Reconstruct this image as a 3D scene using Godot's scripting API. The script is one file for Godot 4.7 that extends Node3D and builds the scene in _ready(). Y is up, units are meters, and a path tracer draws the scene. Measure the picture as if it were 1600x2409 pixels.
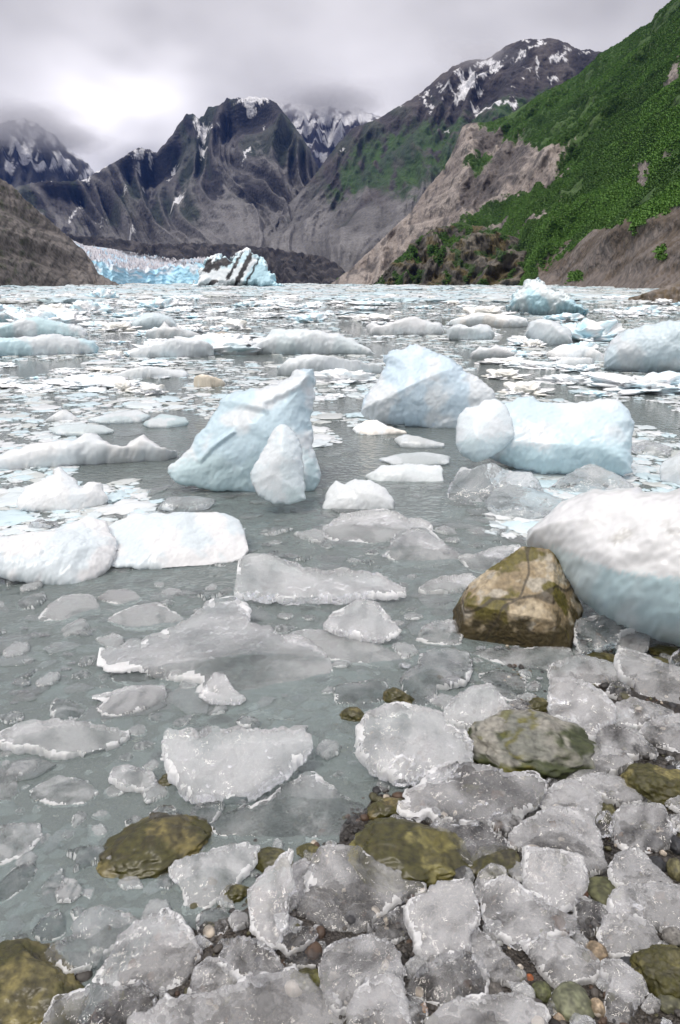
extends Node3D
# A glacier inlet: stranded ice on a gravel shore, drifting bergs, and mountains under low cloud.

const SIZE := Vector2(1600, 2409)      # all traced outlines are in these picture units
const EYE := 1.35                      # metres above the water
const HORIZON := 668.0
const HALF_FOV := 35.0

var focal := SIZE.y / 2.0 / tan(deg_to_rad(HALF_FOV))
var pitch := atan((SIZE.y / 2.0 - HORIZON) / focal)
var eye := Vector3(0, EYE, 0)
var rng := RandomNumberGenerator.new()
var noise := FastNoiseLite.new()        # smooth, frequency 1
var fractal := FastNoiseLite.new()
var used := {}
var M := {}
var spheres := {}
var boxes := {}

# ------------------------------------------------------------------ helpers

func ray(px: float, py: float) -> Vector3:
	return Vector3((px - SIZE.x / 2) / focal, (SIZE.y / 2 - py) / focal, -1).rotated(Vector3.RIGHT, -pitch)

func hit(px: float, py: float, y: float) -> Vector3:
	var d := ray(px, py)
	return eye + d * ((y - EYE) / minf(d.y, -0.0005))

func seen_at(p: Vector3) -> Vector2:
	var q := (p - eye).rotated(Vector3.RIGHT, pitch)
	return Vector2(SIZE.x / 2 + q.x / -q.z * focal, SIZE.y / 2 - q.y / -q.z * focal)

const CROPS := {"A": Vector2(0, 0), "B": Vector2(800, 0), "C": Vector2(0, 640), "D": Vector2(800, 640), "E": Vector2(0, 1200), "F": Vector2(800, 1200), "G": Vector2(0, 1800), "H": Vector2(800, 1800)}

func trace(crop: String, list: Array) -> PackedVector2Array:
	var out := PackedVector2Array()
	for i in range(0, list.size(), 2):
		out.append(CROPS[crop] + Vector2(list[i], list[i + 1]) / 1.96)
	return out

func numbered(called: String) -> String:
	used[called] = used.get(called, 0) + 1
	return called if used[called] == 1 else "%s_%03d" % [called, used[called] - 1]

func lin(r: float, g: float, b: float) -> Color:
	return Color(r, g, b)

func srgb(r: float, g: float, b: float, a := 1.0) -> Color:
	var c := Color(r, g, b).linear_to_srgb()
	c.a = a
	return c

func tag(o: Node, label: String, category: String, group := "") -> Node:
	o.set_meta("label", label)
	o.set_meta("category", category)
	if not o.has_meta("kind"):
		o.set_meta("kind", "thing")
	if group:
		o.set_meta("group", group)
	return o

func place(called: String, mesh: Mesh, mats: Array, at: Vector3, parent: Node = null) -> MeshInstance3D:
	var o := MeshInstance3D.new()
	o.name = numbered(called) if parent == null else called
	o.mesh = mesh
	for i in mini(mats.size(), mesh.get_surface_count()):
		o.set_surface_override_material(i, mats[i])
	o.position = at
	(self if parent == null else parent).add_child(o, true)
	return o

func setting(o: Node, kind := "structure") -> Node:
	o.set_meta("kind", kind)
	return o

func build(verts: PackedVector3Array, colors: PackedColorArray, sets: Array) -> ArrayMesh:
	# sets: index arrays, one surface each; smooth normals over all of them
	var normals := PackedVector3Array()
	normals.resize(verts.size())
	for index: PackedInt32Array in sets:
		for i in range(0, index.size(), 3):
			var a := index[i]
			var b := index[i + 1]
			var c := index[i + 2]
			var n := (verts[c] - verts[a]).cross(verts[b] - verts[a])
			normals[a] += n
			normals[b] += n
			normals[c] += n
	for i in normals.size():
		normals[i] = normals[i].normalized() if normals[i].length_squared() > 1e-24 else Vector3.UP
	var mesh := ArrayMesh.new()
	for index: PackedInt32Array in sets:
		if index.is_empty():
			continue
		var arrays := []
		arrays.resize(Mesh.ARRAY_MAX)
		arrays[Mesh.ARRAY_VERTEX] = verts
		arrays[Mesh.ARRAY_NORMAL] = normals
		if colors.size():
			arrays[Mesh.ARRAY_COLOR] = colors
		arrays[Mesh.ARRAY_INDEX] = index
		if sets.size() > 1:
			# keep only the vertices that this surface uses
			var to := PackedInt32Array()
			to.resize(verts.size())
			to.fill(-1)
			var v := PackedVector3Array()
			var n := PackedVector3Array()
			var c := PackedColorArray()
			var kept := PackedInt32Array()
			for k in index:
				if to[k] < 0:
					to[k] = v.size()
					v.append(verts[k])
					n.append(normals[k])
					c.append(colors[k])
				kept.append(to[k])
			arrays[Mesh.ARRAY_VERTEX] = v
			arrays[Mesh.ARRAY_NORMAL] = n
			arrays[Mesh.ARRAY_COLOR] = c
			arrays[Mesh.ARRAY_INDEX] = kept
		mesh.add_surface_from_arrays(Mesh.PRIMITIVE_TRIANGLES, arrays)
	return mesh

func rounded(p: PackedVector2Array) -> PackedVector2Array:
	var out := PackedVector2Array()
	for i in p.size():
		var a := p[i]
		var b := p[(i + 1) % p.size()]
		out.append(a.lerp(b, 0.08))
		out.append(a.lerp(b, 0.92))
	return out

func edge_distance(p: Vector2, poly: PackedVector2Array) -> float:
	# negative inside
	var best := 1e12
	var inside := false
	var n := poly.size()
	var a := poly[n - 1]
	for i in n:
		var b := poly[i]
		var e := b - a
		var w := p - a
		var t := clampf(w.dot(e) / maxf(e.length_squared(), 1e-12), 0.0, 1.0)
		best = minf(best, (w - e * t).length_squared())
		if (a.y > p.y) != (b.y > p.y) and p.x < (b.x - a.x) * (p.y - a.y) / (b.y - a.y) + a.x:
			inside = not inside
		a = b
	return -sqrt(best) if inside else sqrt(best)

func in_any(p: Vector2, polys: Array, soft: float) -> float:
	# 1 well inside one of the outlines, 0 outside
	var best := 0.0
	for poly: PackedVector2Array in polys:
		if not boxes.has(poly):
			var box := Rect2(poly[0], Vector2.ZERO)
			for q in poly:
				box = box.expand(q)
			boxes[poly] = box
		if not boxes[poly].grow(soft).has_point(p):
			continue
		best = maxf(best, smoothstep(soft, -soft, edge_distance(p, poly)))
		if best > 0.999:
			break
	return best

# ------------------------------------------------------------------ ground

func shore(x: float, z: float) -> float:
	# metres out from the waterline; negative on the beach
	var a := -0.736 * (x - 0.25) - 0.677 * (z + 1.83)
	var b := -(z + 2.62)
	var k := 0.25
	var h := clampf(0.5 + 0.5 * (a - b) / k, 0.0, 1.0)
	return lerpf(b, a, h) + k * h * (1.0 - h)

func bed(x: float, z: float) -> float:
	var s := shore(x, z)
	var y := -0.085 * s
	if s > 1.2:
		y -= 0.10 * (s - 1.2)
	if s > 6.0:
		y = maxf(-0.99 - 0.05 * (s - 6.0), -2.5)
	if s < 12.0:
		y += 0.018 * noise.get_noise_3d(x * 3.1, 4.0, z * 3.1) + 0.007 * noise.get_noise_3d(x * 11.0, 9.0, z * 11.0)
	return y

func ground_hit(px: float, py: float, above := 0.0) -> Vector3:
	# where the line of sight meets the beach, or the water if that lies higher
	var y := 0.0
	var p := hit(px, py, y)
	for i in 4:
		y = maxf(bed(p.x, p.z), -0.004) + above
		p = hit(px, py, y)
	return p

# ------------------------------------------------------------------ ice

func ice(outline: PackedVector2Array, opt := {}) -> Dictionary:
	# A solid of ice with that outline: a front and a back relief that meet at the rim.
	# tilt 0 lies flat, 90 stands upright facing the shore. front, back: thickness each way in metres.
	var tilt := deg_to_rad(opt.get("tilt", 0.0))
	var low := outline[0]
	var box := Rect2(outline[0], Vector2.ZERO)
	for p in outline:
		box = box.expand(p)
		if p.y > low.y:
			low = p
	var front: float = opt.get("front", 0.03)
	var back: float = opt.get("back", 0.02)
	var lift: float = opt.get("lift", 0.0)
	var origin: Vector3
	if opt.get("afloat", false):
		origin = hit(box.get_center().x, opt.get("anchor", low.y), lift)
	else:
		origin = ground_hit(box.get_center().x, box.get_center().y if tilt < 0.3 else low.y, back * 0.7 + lift)
	var fwd := Vector3(origin.x, 0, origin.z).normalized()
	var u := Vector3(-fwd.z, 0, fwd.x)
	var v := fwd * cos(tilt) + Vector3.UP * sin(tilt)
	var n := Vector3.UP * cos(tilt) - fwd * sin(tilt)
	var flat := PackedVector2Array()
	for p in outline:
		var d := ray(p.x, p.y)
		var t := (origin - eye).dot(n) / d.dot(n)
		var q := eye + d * t - origin
		flat.append(Vector2(q.dot(u), q.dot(v)))
	flat = rounded(flat)
	var area := Rect2(flat[0], Vector2.ZERO)
	for p in flat:
		area = area.expand(p)
	var big := maxf(area.size.x, area.size.y)
	var cells := clampf(maxf(box.size.x, box.size.y) / opt.get("fine", 3.2), 12, 120)
	var c := big / cells
	area = area.grow(c * 1.5)
	var nx := int(ceil(area.size.x / c)) + 1
	var ny := int(ceil(area.size.y / c)) + 1
	var sd: int = opt.get("seed", int(box.position.x * 7 + box.position.y * 13))
	var r := RandomNumberGenerator.new()
	r.seed = sd
	var off := Vector3(r.randf() * 90, r.randf() * 90, r.randf() * 90)
	var rough: float = opt.get("rough", 0.4)
	var jag: float = opt.get("jag", 0.035) * big
	var rim: float = opt.get("rim", 0.35)
	var grow: float = opt.get("grow", 0.0) * big
	var edge: float = opt.get("edge", 0.0)
	# depth of the outline's middle
	var deep := 0.0
	var dist := PackedFloat32Array()
	dist.resize(nx * ny)
	for j in ny:
		for i in nx:
			var p := area.position + Vector2(i, j) * c
			var d := edge_distance(p, flat)
			d -= grow
			if absf(d) < big * 0.15:
				d += jag * (noise.get_noise_3d(p.x / big * 9 + off.x, p.y / big * 9, off.z) + 0.5 * noise.get_noise_3d(p.x / big * 26 + off.x, p.y / big * 26, off.z))
			dist[j * nx + i] = d
			deep = maxf(deep, -d)
	var reach := maxf(deep * rim, 1e-5)
	# facets
	var planes := []
	for k in int(opt.get("facets", 4)):
		var a := r.randf() * TAU
		planes.append([Vector2(cos(a), sin(a)) * r.randf_range(0.5, 1.5) / big, r.randf_range(0.75, 1.05), Vector2(cos(a * 3.1), sin(a * 3.1)) * r.randf_range(0.5, 1.5) / big, r.randf_range(0.75, 1.05)])
	var middle := area.get_center()
	var verts := PackedVector3Array()
	var spots := PackedVector2Array()
	var front_id := PackedInt32Array()
	var back_id := PackedInt32Array()
	front_id.resize(nx * ny)
	back_id.resize(nx * ny)
	front_id.fill(-1)
	back_id.fill(-1)
	var ridges: Array = opt.get("ridges", [])      # [outline in picture units, extra thickness]
	var ridge_flat := []
	for g in ridges:
		var rp := PackedVector2Array()
		for p: Vector2 in g[0]:
			var d := ray(p.x, p.y)
			var q := eye + d * ((origin - eye).dot(n) / d.dot(n)) - origin
			rp.append(Vector2(q.dot(u), q.dot(v)))
		ridge_flat.append([rp, g[1]])
	for j in ny:
		for i in nx:
			var at := j * nx + i
			var d := dist[at]
			var near := d < 0
			if not near:
				for k in [-1, 1, -nx, nx, nx + 1, nx - 1, -nx + 1, -nx - 1]:
					var m: int = at + k
					if m >= 0 and m < dist.size() and dist[m] < 0:
						near = true
						break
			if not near:
				continue
			var p := area.position + Vector2(i, j) * c
			if d >= 0 or -d < c * 0.3:
				var gx := (dist[mini(at + 1, dist.size() - 1)] - dist[maxi(at - 1, 0)])
				var gy := (dist[mini(at + nx, dist.size() - 1)] - dist[maxi(at - nx, 0)])
				var g := Vector2(gx, gy)
				if g.length() > 1e-9:
					p -= g.normalized() * clampf(d, -c, c * 1.2)
				var e1 := 0.0
				var e2 := 0.0
				if edge > 0.0:
					var w := 1.0 + 0.5 * noise.get_noise_3d(p.x / big * 7.0 + off.x, p.y / big * 7.0, off.z + 3)
					e1 = edge * front * w
					e2 = edge * back * w
				front_id[at] = verts.size()
				verts.append(u * p.x + v * p.y + n * e1)
				spots.append(p)
				if edge > 0.0:
					back_id[at] = verts.size()
					verts.append(u * p.x + v * p.y - n * e2)
					spots.append(p)
				else:
					back_id[at] = front_id[at]
				continue
			var q := clampf(-d / reach, 0.0, 1.0)
			var dome := lerpf(edge, 1.0, sqrt(1.0 - (1.0 - q) * (1.0 - q)))
			var x := p.x / big
			var y := p.y / big
			var n1 := noise.get_noise_3d(x * 3.2 + off.x, y * 3.2 + off.y, off.z)
			var n2 := noise.get_noise_3d(x * 9.0 + off.x, y * 9.0 + off.y, off.z + 20)
			var n3 := noise.get_noise_3d(x * 30.0 + off.x, y * 30.0 + off.y, off.z + 40)
			var f := front
			var b := back
			for k in planes:
				f = minf(f, front * (k[1] + k[0].dot(p - middle)) + front * 0.1)
				b = minf(b, back * (k[3] + k[2].dot(p - middle)) + back * 0.1)
			f = maxf(f, front * 0.25) * (1.0 + 0.5 * rough * n1) + front * rough * (0.22 * n2 + 0.10 * n3)
			if edge > 0.0:
				b = back
			b = maxf(b, back * 0.25) * (1.0 - 0.5 * rough * n1) + back * rough * (0.0 if edge > 0.0 else 0.22 * n3 - 0.15 * n2)
			for g in ridge_flat:
				f += g[1] * smoothstep(0.0, absf(g[1]) * 0.9, -edge_distance(p, g[0]))
			front_id[at] = verts.size()
			verts.append(u * p.x + v * p.y + n * f * dome)
			spots.append(p)
			back_id[at] = verts.size()
			verts.append(u * p.x + v * p.y - n * b * dome)
			spots.append(p)
	# colours
	var colors := PackedColorArray()
	colors.resize(verts.size())
	var c1: Color = opt.get("color", lin(0.82, 0.85, 0.88))
	var c2: Color = opt.get("color2", c1)
	var patches: Array = opt.get("patches", [])     # [outlines, colour, raggedness]
	for k in verts.size():
		var p := spots[k] / big
		var m := smoothstep(-0.15, 0.15, fractal.get_noise_3d(p.x * 2.5 + off.x, p.y * 2.5 + off.y, off.z) + opt.get("bias", 0.0))
		var col := c1.lerp(c2, m)
		if patches.size():
			var s := seen_at(origin + verts[k])
			s += Vector2(noise.get_noise_2d(s.x * 0.08, s.y * 0.08 + off.x), noise.get_noise_2d(s.x * 0.08 + 40, s.y * 0.08)) * 8 * opt.get("ragged", 1.0) + Vector2(noise.get_noise_2d(s.x * 0.35, s.y * 0.35), noise.get_noise_2d(s.x * 0.35 + 40, s.y * 0.35)) * 5 * opt.get("ragged", 1.0)
			for g in patches:
				var share := in_any(s, g[0], g[2])
				if share > 0.0:
					col = col.lerp(g[1], share)
		var grain := 1.0 + 0.06 * noise.get_noise_3d(p.x * 40, p.y * 40, off.x)
		colors[k] = Color(col.r * grain, col.g * grain, col.b * grain)
	var walls := {}
	var grades: Array[PackedInt32Array] = [[], [], [], [], [], [], [], [], []]
	var frost: float = opt.get("frost", 3.0)
	for j in ny - 1:
		for i in nx - 1:
			var a := j * nx + i
			var quad := [a, a + 1, a + nx + 1, a + nx]
			if front_id[a] < 0 or front_id[a + 1] < 0 or front_id[a + nx] < 0 or front_id[a + nx + 1] < 0:
				continue
			if dist[a] >= 0 and dist[a + 1] >= 0 and dist[a + nx] >= 0 and dist[a + nx + 1] >= 0:
				continue
			var p := (area.position + Vector2(i + 0.5, j + 0.5) * c) / big
			var q := p.rotated(off.x)
			var where := 0.5 * fractal.get_noise_3d(q.x * 1.8 + off.y, q.y * 3.6 + off.x, off.z) + 0.05 * noise.get_noise_3d(p.x * 38, p.y * 38, off.z)
			var vein := smoothstep(0.10, 0.0, absf(noise.get_noise_3d(q.x * 3.5 + off.z, q.y * 5.0, off.y + 0.35 * fractal.get_noise_2d(p.x * 9.0, p.y * 9.0))))
			var level := (frost - 0.5) * 0.9 - where + 0.22 * vein * smoothstep(-0.1, 0.2, noise.get_noise_3d(p.x * 2.0, p.y * 2.0, off.x))
			var into := 8 if frost > 2.0 else clampi(int(floor(level / 0.095 + 2.6)), 0, 6)
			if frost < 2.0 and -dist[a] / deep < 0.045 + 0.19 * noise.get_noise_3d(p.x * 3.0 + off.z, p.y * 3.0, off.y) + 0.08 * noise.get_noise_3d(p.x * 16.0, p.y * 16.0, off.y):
				into = 7  # crumbly frosted rim, its white also painting in the light refracted at edges
			if edge > 0.0:
				for side in [[0, 1, -nx], [1, 2, 1], [2, 3, nx], [3, 0, -1]]:
					var b: int = a + side[2]
					if not filled(b, nx, front_id, dist):
						var k0: int = quad[side[0]]
						var k1: int = quad[side[1]]
						for k in [k0, k1]:
							if not walls.has(k):
								walls[k] = verts.size()
								verts.append(verts[front_id[k]])
								verts.append(verts[back_id[k]])
								colors.append(colors[front_id[k]])
								colors.append(colors[back_id[k]])
						for t in [walls[k0], walls[k1], walls[k1] + 1, walls[k0], walls[k1] + 1, walls[k0] + 1]:
							grades[mini(into, 1)].append(t)
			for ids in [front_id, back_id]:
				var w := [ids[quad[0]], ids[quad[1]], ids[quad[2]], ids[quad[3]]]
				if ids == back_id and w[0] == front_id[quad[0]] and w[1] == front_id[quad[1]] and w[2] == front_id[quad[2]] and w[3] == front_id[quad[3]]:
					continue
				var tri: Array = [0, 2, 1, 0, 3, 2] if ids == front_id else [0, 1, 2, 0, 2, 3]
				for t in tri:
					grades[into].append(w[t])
	var mesh := build(verts, colors, grades)
	var mats := []
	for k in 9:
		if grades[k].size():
			mats.append(M[opt.get("mat", "frost") if k == 8 else ["clear", "bubbly", "hazy", "misty", "frost", "milk", "cloud", "lit_frost_rim"][k]])
	return {"mesh": mesh, "mats": mats, "at": origin}

func filled(a: int, nx: int, ids: PackedInt32Array, dist: PackedFloat32Array) -> bool:
	if a < 0 or a + nx + 1 >= ids.size() or ids[a] < 0 or ids[a + 1] < 0 or ids[a + nx] < 0 or ids[a + nx + 1] < 0:
		return false
	return dist[a] < 0 or dist[a + 1] < 0 or dist[a + nx] < 0 or dist[a + nx + 1] < 0

func piece(called: String, label: String, category: String, outline: PackedVector2Array, opt := {}, group := "") -> MeshInstance3D:
	var d := ice(outline, opt)
	var o := place(called, d.mesh, d.mats, d.at)
	tag(o, label, category, group)
	return o

# ------------------------------------------------------------------ round solids

func sphere(level: int) -> Dictionary:
	if spheres.has(level):
		return spheres[level]
	var t := (1.0 + sqrt(5.0)) / 2.0
	var v: Array = []
	for p in [[-1, t, 0], [1, t, 0], [-1, -t, 0], [1, -t, 0], [0, -1, t], [0, 1, t], [0, -1, -t], [0, 1, -t], [t, 0, -1], [t, 0, 1], [-t, 0, -1], [-t, 0, 1]]:
		v.append(Vector3(p[0], p[1], p[2]).normalized())
	var f := [0, 11, 5, 0, 5, 1, 0, 1, 7, 0, 7, 10, 0, 10, 11, 1, 5, 9, 5, 11, 4, 11, 10, 2, 10, 7, 6, 7, 1, 8, 3, 9, 4, 3, 4, 2, 3, 2, 6, 3, 6, 8, 3, 8, 9, 4, 9, 5, 2, 4, 11, 6, 2, 10, 8, 6, 7, 9, 8, 1]
	for k in level:
		var mid := {}
		var g := []
		for i in range(0, f.size(), 3):
			var e := []
			for j in 3:
				var a: int = f[i + j]
				var b: int = f[i + (j + 1) % 3]
				var key := mini(a, b) * 100000 + maxi(a, b)
				if not mid.has(key):
					mid[key] = v.size()
					v.append(((v[a] + v[b]) * 0.5).normalized())
				e.append(mid[key])
			g.append_array([f[i], e[0], e[2], f[i + 1], e[1], e[0], f[i + 2], e[2], e[1], e[0], e[1], e[2]])
		f = g
	var turned := PackedInt32Array()
	for i in range(0, f.size(), 3):
		turned.append_array([f[i], f[i + 2], f[i + 1]])
	spheres[level] = {"v": PackedVector3Array(v), "f": turned}
	return spheres[level]

func lump(level: int, radii: Vector3, sd: int, opt := {}) -> ArrayMesh:
	# a solid cut by planes, roughened by noise. paint: Callable(point, normal-ish direction) -> Color
	var s := sphere(level)
	var r := RandomNumberGenerator.new()
	r.seed = sd
	var planes: Array = opt.get("planes", [])
	if planes.is_empty():
		for k in int(opt.get("cuts", 9)):
			var n := Vector3(r.randfn(), r.randfn() * 0.8, r.randfn()).normalized()
			planes.append(Plane(n, r.randf_range(opt.get("near", 0.62), 0.98)))
	var soft: float = opt.get("soft", 0.06)
	var bumps: float = opt.get("bumps", 0.12)
	var fine: float = opt.get("fine", 0.03)
	var off := Vector3(r.randf(), r.randf(), r.randf()) * 80
	var out := PackedVector3Array()
	out.resize(s.v.size())
	var colors := PackedColorArray()
	var paint = opt.get("paint")
	if paint:
		colors.resize(s.v.size())
	for i in s.v.size():
		var d: Vector3 = s.v[i]
		var far := 1.0
		for p: Plane in planes:
			var k := p.normal.dot(d)
			if k > 0.02:
				var h := p.d / k
				var m := clampf(0.5 + 0.5 * (far - h) / soft, 0.0, 1.0)
				far = lerpf(far, h, m) - soft * m * (1.0 - m)
		var q := d * 1.7 + off
		far *= 1.0 + bumps * noise.get_noise_3dv(q) + bumps * 0.45 * noise.get_noise_3dv(q * 2.7) + fine * noise.get_noise_3dv(q * 7.0) + fine * 0.6 * noise.get_noise_3dv(q * 17.0)
		out[i] = d * far * radii
		if paint:
			colors[i] = paint.call(out[i], d)
	return build(out, colors, [s.f])

func oval_paint(rx: float, ry: float) -> Callable:
	# dry grey crown, dark green algae below an uneven line, a yellow-green seam
	return func(p: Vector3, _d: Vector3) -> Color:
		var q := Vector3(p.x / rx, p.y / ry, p.z / rx)
		var a := fractal.get_noise_3dv(q * 1.6)
		var c := lin(0.30, 0.29, 0.25).lerp(lin(0.19, 0.195, 0.165), smoothstep(-0.2, 0.3, a))
		var line := q.y - 0.35 - 0.30 * q.x + 0.9 * fractal.get_noise_3dv(q * 1.1 + Vector3(7, 0, 0))
		c = c.lerp(lin(0.05, 0.062, 0.022), smoothstep(0.16, -0.12, line))
		c = c.lerp(lin(0.15, 0.14, 0.02), 0.8 * smoothstep(0.1, 0.02, absf(q.x + 0.12 + 0.3 * noise.get_noise_3dv(q * 2.0))) * smoothstep(-0.3, 0.1, fractal.get_noise_3dv(q * 3.0) + 0.1))
		c = c.lerp(lin(0.12, 0.12, 0.02), 0.7 * smoothstep(0.1, 0.3, fractal.get_noise_3dv(q * 2.1 + Vector3(0, 40, 0))) * smoothstep(0.2, -0.4, q.x))
		var g := 1.0 + 0.25 * noise.get_noise_3dv(q * 9.0) + 0.2 * noise.get_noise_3dv(q * 24.0)
		return Color(c.r * g, c.g * g, c.b * g)

func stone_paint(base: Color, other: Color, moss: Color, share: float, scale: float, dark := 0.0) -> Callable:
	return func(p: Vector3, _d: Vector3) -> Color:
		var a := fractal.get_noise_3dv(p * scale)
		var b := fractal.get_noise_3dv(p * scale * 0.6 + Vector3(50, 0, 0))
		var c := base.lerp(other, smoothstep(-0.2, 0.25, a))
		c = c.lerp(moss, smoothstep(-0.08, 0.10, b + (share - 0.5) * 0.7))
		c = c.lerp(base * 0.45, 0.7 * smoothstep(0.05, 0.3, fractal.get_noise_3dv(p * scale * 1.7 + Vector3(0, 33, 0))))
		var g := 1.0 + 0.3 * noise.get_noise_3dv(p * scale * 6.0) + 0.2 * noise.get_noise_3dv(p * scale * 17.0) - dark
		return Color(c.r * g, c.g * g, c.b * g)

# ------------------------------------------------------------------ terrain

func along(list: PackedVector2Array, x: float) -> float:
	if x <= list[0].x:
		return list[0].y
	for i in range(1, list.size()):
		if x <= list[i].x:
			var t := (x - list[i - 1].x) / maxf(list[i].x - list[i - 1].x, 1e-6)
			return lerpf(list[i - 1].y, list[i].y, t)
	return list[list.size() - 1].y

func slope(called: String, crest: PackedVector2Array, opt: Dictionary) -> Dictionary:
	# A mountainside from its foot at the water up to the crest line, with a back slope behind the crest.
	var x0 := crest[0].x
	var x1 := crest[crest.size() - 1].x
	var nx: int = opt.nx
	var nt: int = opt.nt
	var foot: PackedVector2Array = opt.foot      # picture x -> metres away
	var far: PackedVector2Array = opt.far
	var power: float = opt.get("power", 1.15)
	var gully: float = opt.get("gully", 25.0)
	var wide: float = opt.get("wide", 90.0)
	var crag: float = opt.get("crag", 6.0)
	var lean: float = opt.get("lean", 0.0)
	var jitter: float = opt.get("jitter", 3.0)
	var paint: Callable = opt.paint
	var back := 8
	var rows := nt + back
	var verts := PackedVector3Array()
	var colors := PackedColorArray()
	verts.resize(nx * rows)
	colors.resize(nx * rows)
	var marks := PackedFloat32Array()
	marks.resize(nx * rows)
	var sd: float = opt.get("seed", 1.0) * 37.7
	for i in nx:
		var px := lerpf(x0, x1, float(i) / (nx - 1))
		var py := along(crest, px) + jitter * (noise.get_noise_2d(px * 0.06, sd) + 0.6 * noise.get_noise_2d(px * 0.17, sd))
		var d := ray(px, py)
		var level := Vector2(d.x, d.z).length()
		var dir := Vector3(d.x / level, 0, d.z / level)
		var df := along(foot, px)
		var dr := along(far, px)
		var top := EYE + d.y / level * dr
		var az := atan2(dir.x, -dir.z)
		for j in rows:
			var t := float(j) / (nt - 1)
			var dd: float
			var hh: float
			if j < nt:
				dd = lerpf(df, dr, t)
				hh = -3.0 + (top + 3.0) * pow(t, power)
			else:
				var b := float(j - nt + 1) / back
				dd = dr + b * maxf(top, 30.0) * 1.2
				hh = lerpf(top, -5.0, b * b)
			var flat := dir * dd + Vector3.UP * hh
			var a := az * dr + lean * hh
			var hold := smoothstep(0.0, 0.06, t) * (smoothstep(1.0, 0.9, t) if j < nt else 0.0)
			a += wide * 0.4 * noise.get_noise_3d(a / wide * 0.6, hh / wide * 0.6, sd + 3)
			var n1 := 1.0 - 2.0 * absf(noise.get_noise_3d(a / wide, hh / (wide * 3.0), sd))
			var n2 := 1.0 - 2.0 * absf(noise.get_noise_3d(a / wide * 2.7, hh / (wide * 1.3), sd + 9))
			var n4 := 1.0 - 2.0 * absf(noise.get_noise_3d(a / wide * 6.5, hh / (wide * 0.7), sd + 19))
			var n3 := fractal.get_noise_3d(a / wide * 2.0, hh / wide * 2.0, sd + 5)
			var out := gully * (n1 - 0.5) + gully * 0.45 * (n2 - 0.5) + gully * 0.2 * (n4 - 0.5) + crag * 2.6 * n3
			verts[j * nx + i] = flat - dir * out * hold + Vector3.UP * (out * 0.35 * hold)
			var s := seen_at(flat) if hh > -2.9 else Vector2(px, HORIZON + 3)
			s.x = px + (s.x - px)
			var got: Color = paint.call(s, clampf(t, 0, 1), n1, n2, n3)
			marks[j * nx + i] = got.a if j < nt else 0.0
			colors[j * nx + i] = Color(got.r, got.g, got.b, 1)
	var index := PackedInt32Array()
	for j in rows - 1:
		for i in nx - 1:
			var a := j * nx + i
			index.append_array([a, a + nx, a + 1, a + 1, a + nx, a + nx + 1])
	var at := verts[nx / 2]
	at.y = 0
	for k in verts.size():
		verts[k] -= at
	var o := place(called, build(verts, colors, [index]), [opt.get("mat", M.rock)], at)
	setting(o)
	return {"node": o, "verts": verts, "marks": marks, "at": at, "nx": nx, "nt": nt}

func ragged(s: Vector2, by: float) -> Vector2:
	return s + Vector2(noise.get_noise_2d(s.x * 0.05, s.y * 0.05), noise.get_noise_2d(s.x * 0.05 + 31, s.y * 0.05)) * by + Vector2(noise.get_noise_2d(s.x * 0.2, s.y * 0.2), noise.get_noise_2d(s.x * 0.2 + 31, s.y * 0.2)) * by * 0.5

# ------------------------------------------------------------------ the scene

func _ready() -> void:
	rng.seed = 7
	noise.noise_type = FastNoiseLite.TYPE_SIMPLEX_SMOOTH
	noise.frequency = 1.0
	noise.fractal_type = FastNoiseLite.FRACTAL_NONE
	fractal.noise_type = FastNoiseLite.TYPE_SIMPLEX_SMOOTH
	fractal.frequency = 1.0
	fractal.fractal_type = FastNoiseLite.FRACTAL_FBM
	fractal.fractal_octaves = 4
	camera_and_light()
	materials()
	ground_and_water()
	mountains()
	glacier()
	mist()
	far_ice()
	bergs()
	stones()
	shore_ice()
	small_things()

func camera_and_light() -> void:
	var cam := Camera3D.new()
	cam.name = "camera"
	cam.fov = HALF_FOV * 2
	cam.position = eye
	cam.rotation.x = -pitch
	cam.near = 0.05
	cam.far = 20000
	add_child(cam)
	cam.current = true
	var env := Environment.new()
	env.background_mode = Environment.BG_SKY
	env.tonemap_mode = Environment.TONE_MAPPER_LINEAR
	env.tonemap_exposure = 1.7
	env.ssao_enabled = true
	env.ssil_enabled = true
	env.sdfgi_enabled = true
	var sky := Sky.new()
	var pano := PanoramaSkyMaterial.new()
	pano.panorama = ImageTexture.create_from_image(cloud_picture(1024))
	sky.sky_material = pano
	env.sky = sky
	env.fog_enabled = true
	env.volumetric_fog_enabled = true
	env.volumetric_fog_density = 0.0
	env.fog_density = 0.00003
	env.fog_light_color = Color(0.38, 0.58, 1.0)
	var world := WorldEnvironment.new()
	world.name = "world"
	world.environment = env
	add_child(world)
	var sun := DirectionalLight3D.new()
	sun.name = "sun"
	sun.light_energy = 0.5
	sun.light_angular_distance = 25
	sun.light_color = Color(1.0, 0.97, 0.93)
	sun.shadow_enabled = true
	sun.rotation_degrees = Vector3(-58, -35, 0)
	add_child(sun)

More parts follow.
